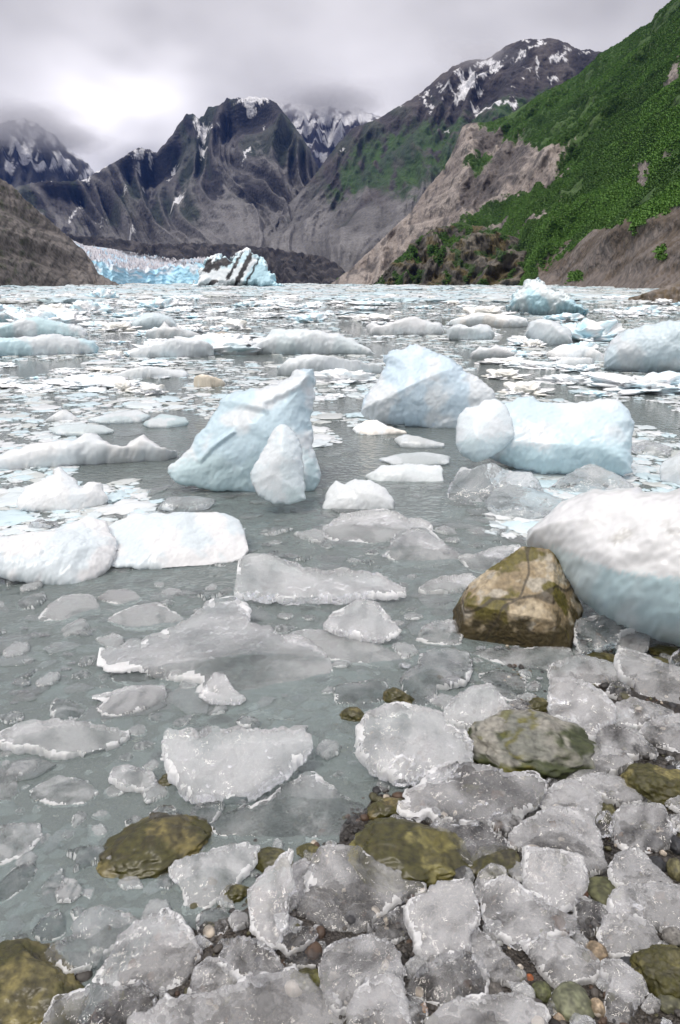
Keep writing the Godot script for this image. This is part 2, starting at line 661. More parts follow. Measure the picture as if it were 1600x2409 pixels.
func cloud_picture(w: int) -> Image:
	# an even overcast, thinner where the cloud deck breaks over the head of the valley
	var h := w / 2
	var im := Image.create(w, h, false, Image.FORMAT_RGBF)
	var gap := ray(300, 330).normalized()
	var gap2 := ray(860, 300).normalized()
	for j in h:
		var up := (0.5 - (j + 0.5) / h) * PI
		for i in w:
			var az := (i + 0.5) / w * TAU
			var d := Vector3(sin(az) * cos(up), sin(up), -cos(az) * cos(up))
			var q := d / (maxf(d.y, 0.0) + 0.32)
			var a := fractal.get_noise_3d(q.x * 0.9 + 3, q.y * 2.0, q.z * 0.9 + 7)
			var b := fractal.get_noise_3d(d.x * 3.2, d.y * 7.0 + 11, d.z * 3.2)
			var fluff := fractal.get_noise_3d(d.x * 9.0, d.y * 16.0 + 11, d.z * 9.0)
			var light := 0.33 + 0.13 * a + 0.09 * b + 0.05 * fluff
			var g := acos(clampf(d.dot(gap), -1, 1))
			light += 0.44 * exp(-pow(g / 0.10, 2.0)) * clampf(0.9 + 1.8 * b, 0.1, 1.3)
			g = acos(clampf(d.dot(gap2), -1, 1))
			light += 0.10 * exp(-pow(g / 0.06, 2.0)) * clampf(0.9 + 1.8 * b, 0.1, 1.3)
			light = clampf(light + 0.04, 0.2, 1.0) * (1.0 + 1.7 * maxf(d.y - 0.28, 0.0))
			im.set_pixel(i, j, Color(light * 0.985, light * 0.955, light))
	return im

# ------------------------------------------------------------------ materials

func noise_texture(freq: float, octaves: int, sd: int, kind := FastNoiseLite.TYPE_SIMPLEX_SMOOTH, size := 512, ramp: Gradient = null) -> NoiseTexture2D:
	var n := FastNoiseLite.new()
	n.noise_type = kind
	n.seed = sd
	n.frequency = freq
	n.fractal_type = FastNoiseLite.FRACTAL_FBM
	n.fractal_octaves = octaves
	var t := NoiseTexture2D.new()
	t.width = size
	t.height = size
	t.seamless = true
	t.noise = n
	t.color_ramp = ramp
	return t

func ramp(stops: Array) -> Gradient:
	var g := Gradient.new()
	g.offsets = PackedFloat32Array(stops.map(func(s): return s[0]))
	g.colors = PackedColorArray(stops.map(func(s): return s[1]))
	return g

func standard(called: String, rough: float, bump: Texture2D = null, cm := 0.0, per_metre := 1.0) -> StandardMaterial3D:
	var m := StandardMaterial3D.new()
	m.resource_name = called
	m.roughness = rough
	m.vertex_color_use_as_albedo = true
	m.uv1_triplanar = true
	m.uv1_world_triplanar = true
	m.uv1_scale = Vector3.ONE * per_metre
	if bump:
		m.heightmap_enabled = true
		m.heightmap_texture = bump
		m.heightmap_scale = cm
	return m

func materials() -> void:
	var pits := noise_texture(0.03, 4, 3)
	var pits2 := noise_texture(0.012, 5, 8)
	var coarse := noise_texture(0.008, 6, 5)
	var grit := noise_texture(0.09, 3, 21, FastNoiseLite.TYPE_SIMPLEX_SMOOTH, 512, ramp([[0.0, Color(0.35, 0.33, 0.31)], [0.45, Color(0.62, 0.6, 0.58)], [0.7, Color(0.8, 0.77, 0.73)], [1.0, Color(1, 1, 1)]]))
	var grain := noise_texture(0.02, 5, 31, FastNoiseLite.TYPE_SIMPLEX_SMOOTH, 512, ramp([[0.0, Color(0.6, 0.6, 0.6)], [0.5, Color(0.88, 0.88, 0.88)], [1.0, Color(1, 1, 1)]]))
	# glassy ice of the shore: clear, hazy with bubbles, clouded, and a frosty rim whitened for edge light
	var m: StandardMaterial3D
	for e in [["clear", 0.02, 0.01], ["bubbly", 0.03, 0.035], ["hazy", 0.035, 0.06], ["misty", 0.04, 0.09], ["frost", 0.05, 0.125], ["milk", 0.06, 0.165], ["cloud", 0.075, 0.22], ["lit_frost_rim", 0.12, 0.45]]:
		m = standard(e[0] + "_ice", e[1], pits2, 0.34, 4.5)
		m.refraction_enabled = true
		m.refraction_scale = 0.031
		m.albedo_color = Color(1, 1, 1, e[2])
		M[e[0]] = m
	# milky ice of bergs
	m = standard("milky_ice", 0.25, pits2, 0.1, 1.6)
	m.refraction_enabled = true
	m.refraction_scale = 0.031
	m.albedo_color = Color(1, 1, 1, 0.7)
	M.milky = m
	m = standard("glazed_ice", 0.18, pits2, 0.25, 1.6)
	m.refraction_enabled = true
	m.refraction_scale = 0.031
	m.albedo_color = Color(1, 1, 1, 0.55)
	M.glazed = m
	m = standard("drift_ice", 0.5, pits2, 2.0, 0.6)
	M.drift = m
	# stone
	m = standard("stone", 0.6, pits2, 0.5, 3.0)
	m.albedo_texture = grain
	M.stone = m
	m = standard("wet_stone", 0.42, pits2, 0.25, 3.5)
	m.albedo_texture = grain
	M.wet = m
	m = standard("gravel", 0.55, pits, 1.2, 3.0)
	m.albedo_texture = grit
	M.gravel = m
	m = standard("mountain_rock", 0.95, coarse, 700.0, 0.012)
	m.albedo_texture = grain
	M.rock = m
	m = standard("near_rock", 0.95, coarse, 260.0, 0.03)
	m.albedo_texture = grain
	M.near_rock = m
	m = standard("glacier_ice", 0.6, coarse, 120.0, 0.03)
	M.glacier = m
	m = standard("leaves", 0.7)
	m.backlight_enabled = true
	m.backlight = Color(0.25, 0.3, 0.1)
	M.leaf = m
	# silty water
	m = standard("water", 0.04, noise_texture(0.02, 4, 77), 1.0, 1.1)
	m.vertex_color_use_as_albedo = false
	m.refraction_enabled = true
	m.refraction_scale = 0.033
	m.albedo_color = srgb(0.52, 0.615, 0.605, 0.24)
	M.water = m

# ------------------------------------------------------------------ beach, bed, water

func ground_and_water() -> void:
	var n := 220
	var verts := PackedVector3Array()
	var colors := PackedColorArray()
	for j in n:
		var w := float(j) / (n - 1)
		var z := 1.5 - w * 9.0 - pow(w, 9.0) * 7000.0
		for i in n:
			var k := float(i) / (n - 1) * 2 - 1
			var x := k * 5.0 + signf(k) * pow(absf(k), 9.0) * 6000.0
			var s := shore(x, z)
			verts.append(Vector3(x, bed(x, z), z))
			var a := fractal.get_noise_2d(x * 1.5, z * 1.5)
			var c := lin(0.035, 0.032, 0.029).lerp(lin(0.07, 0.062, 0.055), smoothstep(-0.3, 0.3, a))
			c = c.lerp(lin(0.13, 0.12, 0.105), 0.6 * smoothstep(0.0, 0.35, fractal.get_noise_2d(x * 0.6 + 20, z * 0.6)))
			colors.append(c)
	var index := PackedInt32Array()
	for j in n - 1:
		for i in n - 1:
			var a := j * n + i
			index.append_array([a, a + n, a + 1, a + 1, a + n, a + n + 1])
	setting(place("beach", build(verts, colors, [index]), [M.gravel], Vector3.ZERO))
	var plane := PlaneMesh.new()
	plane.size = Vector2(12000, 9000)
	plane.subdivide_depth = 3
	plane.subdivide_width = 3
	setting(place("water", plane, [M.water], Vector3(0, 0, -4490)))

# ------------------------------------------------------------------ mountains

func mountains() -> void:
	var snow := lin(0.86, 0.87, 0.90)
	var dark := lin(0.045, 0.045, 0.055)
	var scree := lin(0.20, 0.195, 0.195)
	var green := lin(0.05, 0.11, 0.018)

	# left far peak, half in cloud
	var snow1 := [trace("A", [55, 700, 90, 660, 130, 600, 200, 580, 150, 660, 120, 700, 190, 690, 130, 730, 100, 765, 85, 720]), trace("A", [20, 690, 60, 740, 80, 760, 60, 765]), trace("A", [170, 835, 210, 832, 205, 842])]
	slope("mountain", trace("A", [-200, 580, 0, 570, 90, 545, 160, 560, 250, 625, 330, 700, 400, 750, 450, 810, 600, 900, 800, 1000]), {
		"nx": 130, "nt": 100, "foot": PackedVector2Array([Vector2(0, 3300)]), "far": PackedVector2Array([Vector2(0, 4600)]), "gully": 90.0, "wide": 300.0, "crag": 25.0, "seed": 1,
		"paint": func(s: Vector2, t: float, n1: float, n2: float, n3: float) -> Color:
			var c := lin(0.04, 0.04, 0.044).lerp(lin(0.065, 0.064, 0.066), clampf(n2, 0, 1))
			return c.lerp(snow, maxf(in_any(ragged(s, 10), snow1, 2.0), smoothstep(0.05, 0.2, n3 + t - 0.92)))})

	# snowy ridge behind the middle peak
	slope("mountain", trace("A", [1180, 500, 1260, 478, 1330, 482, 1390, 478, 1450, 490, 1520, 490, 1568, 500, 1640, 490, 1700, 520, 1800, 560, 2000, 640]), {
		"nx": 150, "nt": 110, "foot": PackedVector2Array([Vector2(0, 3600)]), "far": PackedVector2Array([Vector2(0, 4700)]), "gully": 90.0, "wide": 260.0, "crag": 30.0, "seed": 2,
		"paint": func(s: Vector2, t: float, n1: float, n2: float, n3: float) -> Color:
			var c := lin(0.06, 0.055, 0.065).lerp(lin(0.10, 0.09, 0.09), clampf(n2, 0, 1))
			return c.lerp(snow, smoothstep(-0.02, 0.10, fractal.get_noise_2d(s.x * 0.02 + s.y * 0.012, s.y * 0.035) + 0.18 - maxf(0.0, s.y - 310) * 0.008))})

	# middle peak
	var snow2 := [trace("A", [895, 550, 915, 545, 930, 575, 975, 560, 940, 600, 930, 615]), trace("A", [915, 630, 960, 625, 935, 665, 915, 670]), trace("A", [1110, 725, 1130, 670, 1150, 655, 1140, 690]),
		trace("A", [780, 710, 815, 670, 810, 700, 795, 720]), trace("A", [750, 735, 775, 735, 780, 755]), trace("A", [775, 885, 800, 865, 840, 845, 830, 875, 805, 890]), trace("A", [595, 705, 640, 680, 670, 688, 640, 705]),
		trace("A", [615, 725, 645, 718, 635, 735]), trace("A", [640, 790, 660, 770, 655, 790]), trace("A", [555, 885, 590, 840, 580, 865]), trace("A", [680, 700, 730, 700, 700, 715]), trace("A", [300, 990, 340, 930, 370, 870, 355, 920, 320, 985]),
		trace("A", [370, 835, 430, 810, 400, 845]), trace("A", [1080, 460, 1120, 450, 1200, 440, 1240, 462, 1180, 470, 1150, 500, 1135, 495, 1150, 470]), trace("A", [1215, 520, 1230, 545, 1220, 550]), trace("A", [445, 990, 490, 950, 470, 975]),
		trace("A", [560, 790, 575, 790, 570, 805]), trace("A", [400, 770, 500, 760, 440, 800]), trace("A", [560, 1085, 600, 1055, 620, 1060, 590, 1080]), trace("A", [1010, 580, 1022, 582, 1018, 592]), trace("A", [960, 600, 972, 575, 975, 590])]
	var chute := [trace("A", [1040, 620, 1060, 640, 1065, 760, 1100, 800, 1120, 900, 1250, 1000, 1260, 1080, 900, 1110, 700, 1080, 980, 960, 1040, 800]), trace("A", [650, 890, 700, 760, 720, 740, 690, 840, 660, 900]),
		trace("A", [1230, 690, 1300, 760, 1400, 820, 1440, 880, 1380, 900, 1290, 840]), trace("A", [800, 900, 870, 760, 850, 860, 800, 960]), trace("A", [1170, 640, 1250, 720, 1330, 860, 1250, 800])]
	slope("mountain", trace("A", [-60, 880, 60, 868, 120, 850, 180, 838, 300, 835, 370, 835, 420, 812, 445, 790, 510, 758, 600, 702, 640, 682, 680, 688, 725, 702, 762, 660, 800, 612, 832, 560, 860, 527, 890, 520, 915, 545, 940, 530, 960, 495, 1010, 488, 1045, 453, 1100, 456, 1180, 443, 1240, 458, 1290, 487, 1310, 522, 1345, 565, 1400, 640, 1460, 755, 1500, 830, 1560, 900, 1700, 1000, 1900, 1100]), {
		"nx": 420, "nt": 260, "foot": PackedVector2Array([Vector2(0, 2300), Vector2(500, 1900), Vector2(800, 1900)]), "far": PackedVector2Array([Vector2(0, 3000), Vector2(450, 3300), Vector2(560, 3100), Vector2(800, 2700)]),
		"gully": 95.0, "wide": 280.0, "crag": 24.0, "power": 1.35, "lean": 0.25, "jitter": 2.5, "seed": 3,
		"paint": func(s: Vector2, t: float, n1: float, n2: float, n3: float) -> Color:
			var q := ragged(s, 14)
			var c := lin(0.026, 0.026, 0.031).lerp(lin(0.066, 0.061, 0.063), smoothstep(0.0, 0.8, n2 * 0.6 + n3))
			c = c.lerp(lin(0.03, 0.05, 0.028), 0.6 * smoothstep(0.05, 0.25, fractal.get_noise_2d(s.x * 0.008, s.y * 0.006 + 5)))
			var low := smoothstep(-0.15, 0.2, (s.y - 478.0 - 0.09 * absf(s.x - 480.0)) * 0.006 + 0.45 * fractal.get_noise_2d(s.x * 0.02 - s.y * 0.01, s.y * 0.006))
			c = c.lerp(scree * (0.85 + 0.5 * n3), low)
			c = c.lerp(scree * 1.15, 0.8 * in_any(q, chute, 9.0))
			c = c.lerp(scree * 0.95, 0.6 * smoothstep(0.45, 0.85, n2) * smoothstep(260, 420, s.y))
			return c.lerp(snow, in_any(ragged(s, 7), snow2, 1.2))})

	# right-hand peak with snow fields
	var snow4 := [trace("B", [440, 390, 500, 395, 545, 415, 560, 370, 530, 345, 600, 355, 600, 310, 625, 325, 620, 350, 690, 340, 610, 400, 560, 440, 530, 445, 535, 415, 480, 405]),
		trace("B", [690, 320, 715, 290, 750, 280, 735, 310, 705, 328]), trace("B", [615, 300, 680, 275, 715, 272, 700, 290, 640, 300]), trace("B", [865, 215, 915, 205, 920, 185, 935, 185, 930, 215, 880, 225]), trace("B", [905, 270, 915, 265, 918, 310, 908, 328]),
		trace("B", [965, 240, 985, 228, 1040, 238, 1050, 248, 970, 255]), trace("B", [968, 318, 1000, 303, 1008, 318, 975, 326]), trace("B", [625, 485, 660, 490, 735, 480, 740, 490, 800, 460, 822, 437, 815, 490, 700, 502, 640, 505]), trace("B", [600, 460, 645, 460, 640, 475, 610, 472]),
		trace("B", [630, 400, 655, 395, 645, 418]), trace("B", [400, 480, 432, 470, 425, 490]), trace("B", [380, 460, 405, 460, 395, 478]), trace("B", [365, 440, 395, 440, 385, 455]), trace("B", [390, 425, 415, 420, 405, 438]), trace("B", [405, 510, 428, 505, 412, 525]), trace("B", [462, 458, 485, 460, 470, 468]),
		trace("B", [815, 240, 850, 225, 855, 235, 800, 258]), trace("B", [850, 298, 880, 310, 870, 315]), trace("B", [835, 350, 852, 348, 845, 362]), trace("B", [1035, 210, 1055, 222, 1045, 226]), trace("B", [835, 180, 875, 183, 860, 195]), trace("B", [1110, 232, 1150, 235, 1140, 245]), trace("B", [940, 188, 962, 190, 950, 208]),
		trace("B", [0, 700, 20, 680, 15, 700]), trace("B", [270, 492, 300, 482, 280, 498]), trace("B", [1110, 293, 1125, 293, 1118, 300]), trace("B", [1030, 258, 1055, 260, 1035, 268]), trace("B", [790, 402, 803, 403, 795, 410]), trace("B", [482, 578, 500, 590, 490, 592]), trace("B", [640, 300, 720, 275, 700, 300, 630, 310]), trace("B", [560, 330, 540, 345, 520, 360, 540, 360]), trace("B", [760, 260, 772, 245, 775, 258])]
	var green4 := [trace("B", [-60, 900, 0, 790, 100, 660, 250, 590, 420, 570, 560, 600, 560, 800, 420, 830, 330, 920, 250, 860, 150, 830, 60, 850]), trace("B", [430, 560, 700, 500, 900, 400, 1200, 300, 1250, 480, 900, 560, 500, 620])]
	slope("mountain", trace("A", [700, 1250, 850, 1190, 1000, 1120, 1150, 1060, 1300, 962, 1380, 890, 1450, 810, 1568, 650, 1628, 590, 1678, 570, 1728, 555, 1788, 520, 1868, 475, 1948, 420, 2018, 360, 2088, 305, 2168, 275, 2248, 272, 2290, 240, 2348, 205, 2398, 183, 2438, 179, 2488, 184, 2538, 174, 2578, 182, 2628, 205, 2668, 228, 2718, 230, 2768, 240, 2850, 225, 3000, 260, 3200, 300]), {
		"nx": 460, "nt": 300, "foot": PackedVector2Array([Vector2(400, 1900), Vector2(800, 1350), Vector2(1500, 1200)]), "far": PackedVector2Array([Vector2(400, 2400), Vector2(800, 2500), Vector2(1300, 2300), Vector2(1600, 2200)]),
		"gully": 38.0, "wide": 190.0, "crag": 16.0, "power": 1.2, "lean": -0.3, "jitter": 2.0, "seed": 4,
		"paint": func(s: Vector2, t: float, n1: float, n2: float, n3: float) -> Color:
			var q := ragged(s, 12)
			var c := lin(0.045, 0.04, 0.045).lerp(lin(0.10, 0.088, 0.085), smoothstep(0.0, 0.9, n2 * 0.6 + n3 * 1.2))
			var grass := 0.45 * smoothstep(-0.05, 0.2, fractal.get_noise_2d(s.x * 0.01, s.y * 0.01 + 8)) * smoothstep(200, 260, s.y)
			c = c.lerp(lin(0.032, 0.06, 0.026), grass)
			c = c.lerp(scree * (0.8 + 0.6 * n3), smoothstep(-0.15, 0.2, (s.y - 455.0) * 0.005 + 0.4 * fractal.get_noise_2d(s.x * 0.012 + s.y * 0.012, s.y * 0.006)))
			c = c.lerp(green.lerp(lin(0.03, 0.055, 0.03), clampf(n3 + 0.5, 0, 1)), in_any(q, green4, 14.0) * smoothstep(-0.3, 0.05, fractal.get_noise_2d(s.x * 0.02, s.y * 0.02 + 3) + 0.12))
			return c.lerp(snow, in_any(ragged(s, 6), snow4, 1.2))})

	# dark moraine at the valley floor
	slope("moraine", trace("A", [250, 1060, 340, 1085, 500, 1093, 700, 1125, 900, 1120, 1100, 1128, 1300, 1150, 1500, 1185, 1568, 1225, 1600, 1270, 1700, 1330]), {
		"nx": 200, "nt": 60, "foot": PackedVector2Array([Vector2(100, 1500), Vector2(480, 1280), Vector2(800, 1150)]), "far": PackedVector2Array([Vector2(100, 1850), Vector2(480, 1750), Vector2(800, 1350)]), "gully": 14.0, "wide": 40.0, "crag": 7.0, "power": 0.9, "seed": 5, "mat": M.near_rock,
		"paint": func(s: Vector2, t: float, n1: float, n2: float, n3: float) -> Color:
			var c := lin(0.014, 0.013, 0.016).lerp(lin(0.042, 0.038, 0.04), smoothstep(-0.1, 0.5, n3))
			return c.lerp(lin(0.09, 0.082, 0.08), smoothstep(0.15, 0.3, fractal.get_noise_2d(s.x * 0.02, s.y * 0.09)))})

	# bare rock shoulder on the left
	slope("rock_slope", trace("A", [-300, 640, -100, 760, 0, 822, 60, 858, 110, 915, 180, 975, 250, 1035, 330, 1105, 390, 1158, 430, 1215, 460, 1275, 510, 1300, 560, 1316, 640, 1324]), {
		"nx": 190, "nt": 130, "foot": PackedVector2Array([Vector2(-150, 240), Vector2(200, 420), Vector2(330, 480)]), "far": PackedVector2Array([Vector2(-150, 420), Vector2(200, 560), Vector2(330, 490)]), "gully": 4.0, "wide": 34.0, "crag": 4.0, "power": 1.0, "lean": 0.5, "jitter": 2.0, "seed": 6, "mat": M.near_rock,
		"paint": func(s: Vector2, t: float, n1: float, n2: float, n3: float) -> Color:
			var c := lin(0.16, 0.142, 0.132).lerp(lin(0.25, 0.225, 0.208), smoothstep(-0.3, 0.4, n3))
			c = c.lerp(lin(0.055, 0.05, 0.046), 0.8 * smoothstep(0.12, 0.3, fractal.get_noise_2d((s.x + s.y * 0.7) * 0.05, (s.y - s.x * 0.6) * 0.012)))
			c = c.lerp(lin(0.06, 0.075, 0.035), 0.7 * smoothstep(0.2, 0.35, fractal.get_noise_2d(s.x * 0.04, s.y * 0.04 + 9)) * smoothstep(120, 40, s.x))
			return c})

	# green mountainside on the right with its cliff
	var bare := [trace("B", [-60, 1340, -20, 1280, 180, 1090, 330, 940, 470, 770, 540, 600, 580, 540, 640, 580, 740, 600, 770, 680, 850, 600, 840, 640, 910, 690, 1010, 680, 1100, 640, 1040, 700, 1000, 780, 1080, 770, 960, 840, 820, 900, 700, 940, 640, 960, 560, 1020, 450, 1060, 380, 1090, 300, 1180, 200, 1330])]
	var tuft := [trace("B", [565, 745, 640, 700, 700, 700, 690, 750, 640, 790, 600, 770])]
	var strips := [trace("B", [1335, 765, 1440, 725, 1410, 810, 1370, 815, 1380, 770]), trace("B", [1480, 705, 1550, 665, 1530, 690, 1490, 715]), trace("B", [680, 1040, 740, 1000, 785, 990, 740, 1030]), trace("B", [810, 1075, 850, 1020, 900, 1010, 950, 970, 960, 990, 900, 1030, 850, 1050]),
		trace("B", [975, 965, 1020, 935, 1010, 950, 985, 970]), trace("B", [1480, 390, 1510, 340, 1568, 260, 1568, 330, 1520, 370]), trace("B", [1530, 430, 1568, 405, 1568, 420]), trace("B", [1525, 525, 1568, 505, 1568, 520]), trace("B", [1195, 582, 1215, 580, 1200, 588]), trace("B", [1460, 400, 1480, 380, 1470, 400])]
	var wash := [trace("B", [870, 1330, 930, 1190, 1000, 1120, 1060, 1070, 1130, 1030, 1010, 1150, 960, 1190, 1100, 1110, 1200, 1050, 1280, 1025, 1230, 1090, 1240, 1120, 1300, 1090, 1340, 1070, 1330, 1130, 1430, 1060, 1500, 1010, 1568, 975, 1800, 800, 1900, 1400, 870, 1400])]
	var grassy := [trace("B", [1050, 1270, 1080, 1250, 1130, 1255, 1100, 1290]), trace("B", [1460, 1190, 1480, 1170, 1505, 1175, 1490, 1200])]
	var cliff_dark := [trace("B", [540, 860, 600, 780, 700, 720, 770, 660, 860, 660, 880, 740, 800, 830, 700, 900, 600, 960, 540, 970]), trace("B", [600, 580, 740, 600, 760, 660, 640, 700, 610, 640]), trace("B", [410, 960, 450, 930, 440, 970, 415, 980])]
	var hill := slope("hillside", trace("B", [-70, 1330, -20, 1290, 50, 1240, 180, 1115, 250, 1048, 330, 975, 400, 868, 470, 788, 510, 718, 540, 650, 560, 592, 590, 568, 700, 560, 780, 530, 850, 485, 920, 435, 1000, 395, 1100, 345, 1200, 245, 1300, 190, 1380, 130, 1440, 100, 1460, 60, 1520, 8, 1600, -60, 1800, -200, 2100, -330]), {
		"nx": 420, "nt": 300, "foot": PackedVector2Array([Vector2(760, 900), Vector2(1100, 620), Vector2(1300, 330), Vector2(1600, 190), Vector2(1900, 120)]), "far": PackedVector2Array([Vector2(760, 920), Vector2(1000, 960), Vector2(1100, 960), Vector2(1400, 900), Vector2(1600, 760), Vector2(1900, 560)]),
		"gully": 7.0, "wide": 60.0, "crag": 7.5, "power": 1.05, "lean": -0.5, "jitter": 1.5, "seed": 7, "mat": M.near_rock,
		"paint": func(s: Vector2, t: float, n1: float, n2: float, n3: float) -> Color:
			var q := ragged(s, 9)
			var stone := lin(0.285, 0.245, 0.22).lerp(lin(0.40, 0.35, 0.315), smoothstep(-0.3, 0.4, n3))
			stone = stone.lerp(lin(0.085, 0.077, 0.075), 0.75 * smoothstep(0.1, 0.3, fractal.get_noise_2d(s.x * 0.05 + s.y * 0.02, s.y * 0.02)))
			var veg := green.lerp(lin(0.06, 0.12, 0.022), smoothstep(-0.2, 0.3, n3))
			var b := maxf(in_any(q, bare, 4.0), in_any(ragged(s, 6), strips, 2.0)) * (1.0 - in_any(q, tuft, 3.0))
			var w := in_any(q, wash, 5.0)
			var c := veg.lerp(stone, b)
			c = c.lerp(lin(0.075, 0.068, 0.07).lerp(lin(0.15, 0.13, 0.125), smoothstep(-0.15, 0.3, n3)), 0.75 * in_any(q, cliff_dark, 5.0) * (1.0 - in_any(q, tuft, 3.0)))
			var dirt := lin(0.125, 0.095, 0.072).lerp(lin(0.21, 0.18, 0.158), smoothstep(-0.1, 0.15, fractal.get_noise_2d((s.x + s.y * 1.6) * 0.03, (s.y - s.x * 0.5) * 0.008) + (s.y - 590.0) * 0.004))
			c = c.lerp(dirt, w)
			var gr := in_any(q, grassy, 3.0)
			c = c.lerp(veg, gr)
			return Color(c.r, c.g, c.b, (1.0 - maxf(b, w)) * (1.0 - in_any(q, cliff_dark, 4.0)) + gr)})

	# mossy promontory in front of it
	var knob := slope("promontory", trace("B", [120, 1335, 180, 1290, 230, 1225, 300, 1160, 370, 1088, 450, 1050, 560, 1033, 680, 1048, 740, 1072, 850, 1108, 880, 1160, 960, 1215, 1040, 1260, 1150, 1310, 1250, 1330]), {
		"nx": 260, "nt": 110, "foot": PackedVector2Array([Vector2(860, 560), Vector2(1100, 430), Vector2(1400, 380)]), "far": PackedVector2Array([Vector2(860, 570), Vector2(1050, 560), Vector2(1400, 390)]), "gully": 9.0, "wide": 22.0, "crag": 6.0, "power": 0.8, "jitter": 2.5, "seed": 8, "mat": M.near_rock,
		"paint": func(s: Vector2, t: float, n1: float, n2: float, n3: float) -> Color:
			var c := lin(0.085, 0.077, 0.063).lerp(lin(0.19, 0.17, 0.14), smoothstep(-0.1, 0.5, n3 + 0.4 * n2 - 0.2))
			var rusty := smoothstep(0.02, 0.2, fractal.get_noise_2d(s.x * 0.015, s.y * 0.03 + 17))
			c = c.lerp(lin(0.13, 0.10, 0.03), 0.7 * rusty)
			var veg := smoothstep(0.0, 0.15, fractal.get_noise_2d(s.x * 0.02, s.y * 0.03 + 2) + (t - 0.62) * 0.35)
			c = c.lerp(lin(0.045, 0.085, 0.02), veg)
			return Color(c.r, c.g, c.b, veg * 0.5)})

	# low skerry at the right edge
	slope("rock_slope", trace("D", [1330, 118, 1370, 108, 1430, 90, 1470, 76, 1520, 60, 1568, 38, 1640, 10, 1800, -30]), {
		"nx": 120, "nt": 50, "foot": PackedVector2Array([Vector2(1480, 62), Vector2(1600, 50), Vector2(1700, 45)]), "far": PackedVector2Array([Vector2(1480, 63), Vector2(1600, 62), Vector2(1700, 62)]), "gully": 0.5, "wide": 2.0, "crag": 0.25, "power": 0.8, "jitter": 1.5, "seed": 9, "mat": M.stone,
		"paint": func(s: Vector2, t: float, n1: float, n2: float, n3: float) -> Color:
			var c := lin(0.16, 0.13, 0.10).lerp(lin(0.24, 0.20, 0.165), smoothstep(-0.2, 0.3, n3))
			return c.lerp(lin(0.08, 0.055, 0.02).lerp(lin(0.14, 0.09, 0.03), clampf(n2, 0, 1)), 0.8 * smoothstep(-0.05, 0.15, fractal.get_noise_2d(s.x * 0.03, s.y * 0.09)))})

	shrubs(hill, "alder_thicket", 120000, 0.95)
	shrubs(knob, "heath_scrub", 4000, 0.8)

func shrubs(land: Dictionary, called: String, count: int, size: float) -> void:
	var r := RandomNumberGenerator.new()
	r.seed = 99
	var verts := PackedVector3Array()
	var index := PackedInt32Array()
	for k in 34:
		var p := Vector3(r.randfn(), absf(r.randfn()) * 0.9, r.randfn()).normalized() * pow(r.randf(), 0.4)
		p.y = p.y * 0.8 + 0.1
		var a := Vector3(r.randfn(), r.randfn(), r.randfn()).normalized()
		var b := a.cross(Vector3(r.randfn(), r.randfn(), r.randfn())).normalized()
		var s := r.randf_range(0.22, 0.42)
		var at := verts.size()
		verts.append_array([p - a * s, p + b * s * 0.7, p + a * s, p - b * s * 0.7])
		index.append_array([at, at + 1, at + 2, at, at + 2, at + 3])
	var mesh := build(verts, PackedColorArray(), [index])
	mesh.surface_set_material(0, M.leaf)
	var v: PackedVector3Array = land.verts
	var nx: int = land.nx
	var nt: int = land.nt
	var areas := PackedFloat32Array()
	var total := 0.0
	for j in nt - 1:
		for i in nx - 1:
			var at := j * nx + i
			var w := 0.0
			if land.marks[at] > 0.35:
				w = (v[at + 1] - v[at]).cross(v[at + nx] - v[at]).length() * land.marks[at]
				# nearer ground is seen larger
				w /= pow((v[at] + land.at).length() / 500.0, 1.3)
			total += w
			areas.append(total)
	var where: Array[Transform3D] = []
	var tint: Array[Color] = []
	for k in count:
		var cell := areas.bsearch(r.randf() * total)
		var j := cell / (nx - 1)
		var i := cell % (nx - 1)
		var at := j * nx + i
		if at + nx + 1 >= v.size():
			continue
		var p := v[at] + (v[at + 1] - v[at]) * r.randf() + (v[at + nx] - v[at]) * r.randf()
		var s := size * r.randf_range(0.6, 1.35)
		var tone := fractal.get_noise_3dv((p + land.at) * 0.012)
		if tone < -0.34:
			continue
		where.append(Transform3D(Basis(Vector3.UP, r.randf() * TAU).scaled(Vector3(s, s * r.randf_range(0.7, 1.1), s)), p - Vector3(0, 0.45 * s, 0)))
		var c := lin(0.05, 0.118, 0.015).lerp(lin(0.088, 0.195, 0.026), smoothstep(-0.35, 0.4, tone + r.randfn() * 0.10 + 0.5 * fractal.get_noise_2d((p.x + p.y * 1.2) * 0.02, (p.y - p.z) * 0.004)))
		tint.append(c)
	var mm := MultiMesh.new()
	mm.transform_format = MultiMesh.TRANSFORM_3D
	mm.use_colors = true
	mm.instance_count = where.size()
	mm.mesh = mesh
	for k in where.size():
		mm.set_instance_transform(k, where[k])
		mm.set_instance_color(k, tint[k])
	var o := MultiMeshInstance3D.new()
	o.name = numbered(called)
	o.multimesh = mm
	o.position = land.at
	o.set_meta("kind", "stuff")
	tag(o, "dense green alder scrub covering the steep right mountainside" if size > 0.9 else "low green scrub growing on the dark rocky promontory", "shrubs")
	add_child(o)

# ------------------------------------------------------------------ cloud caught on the tops

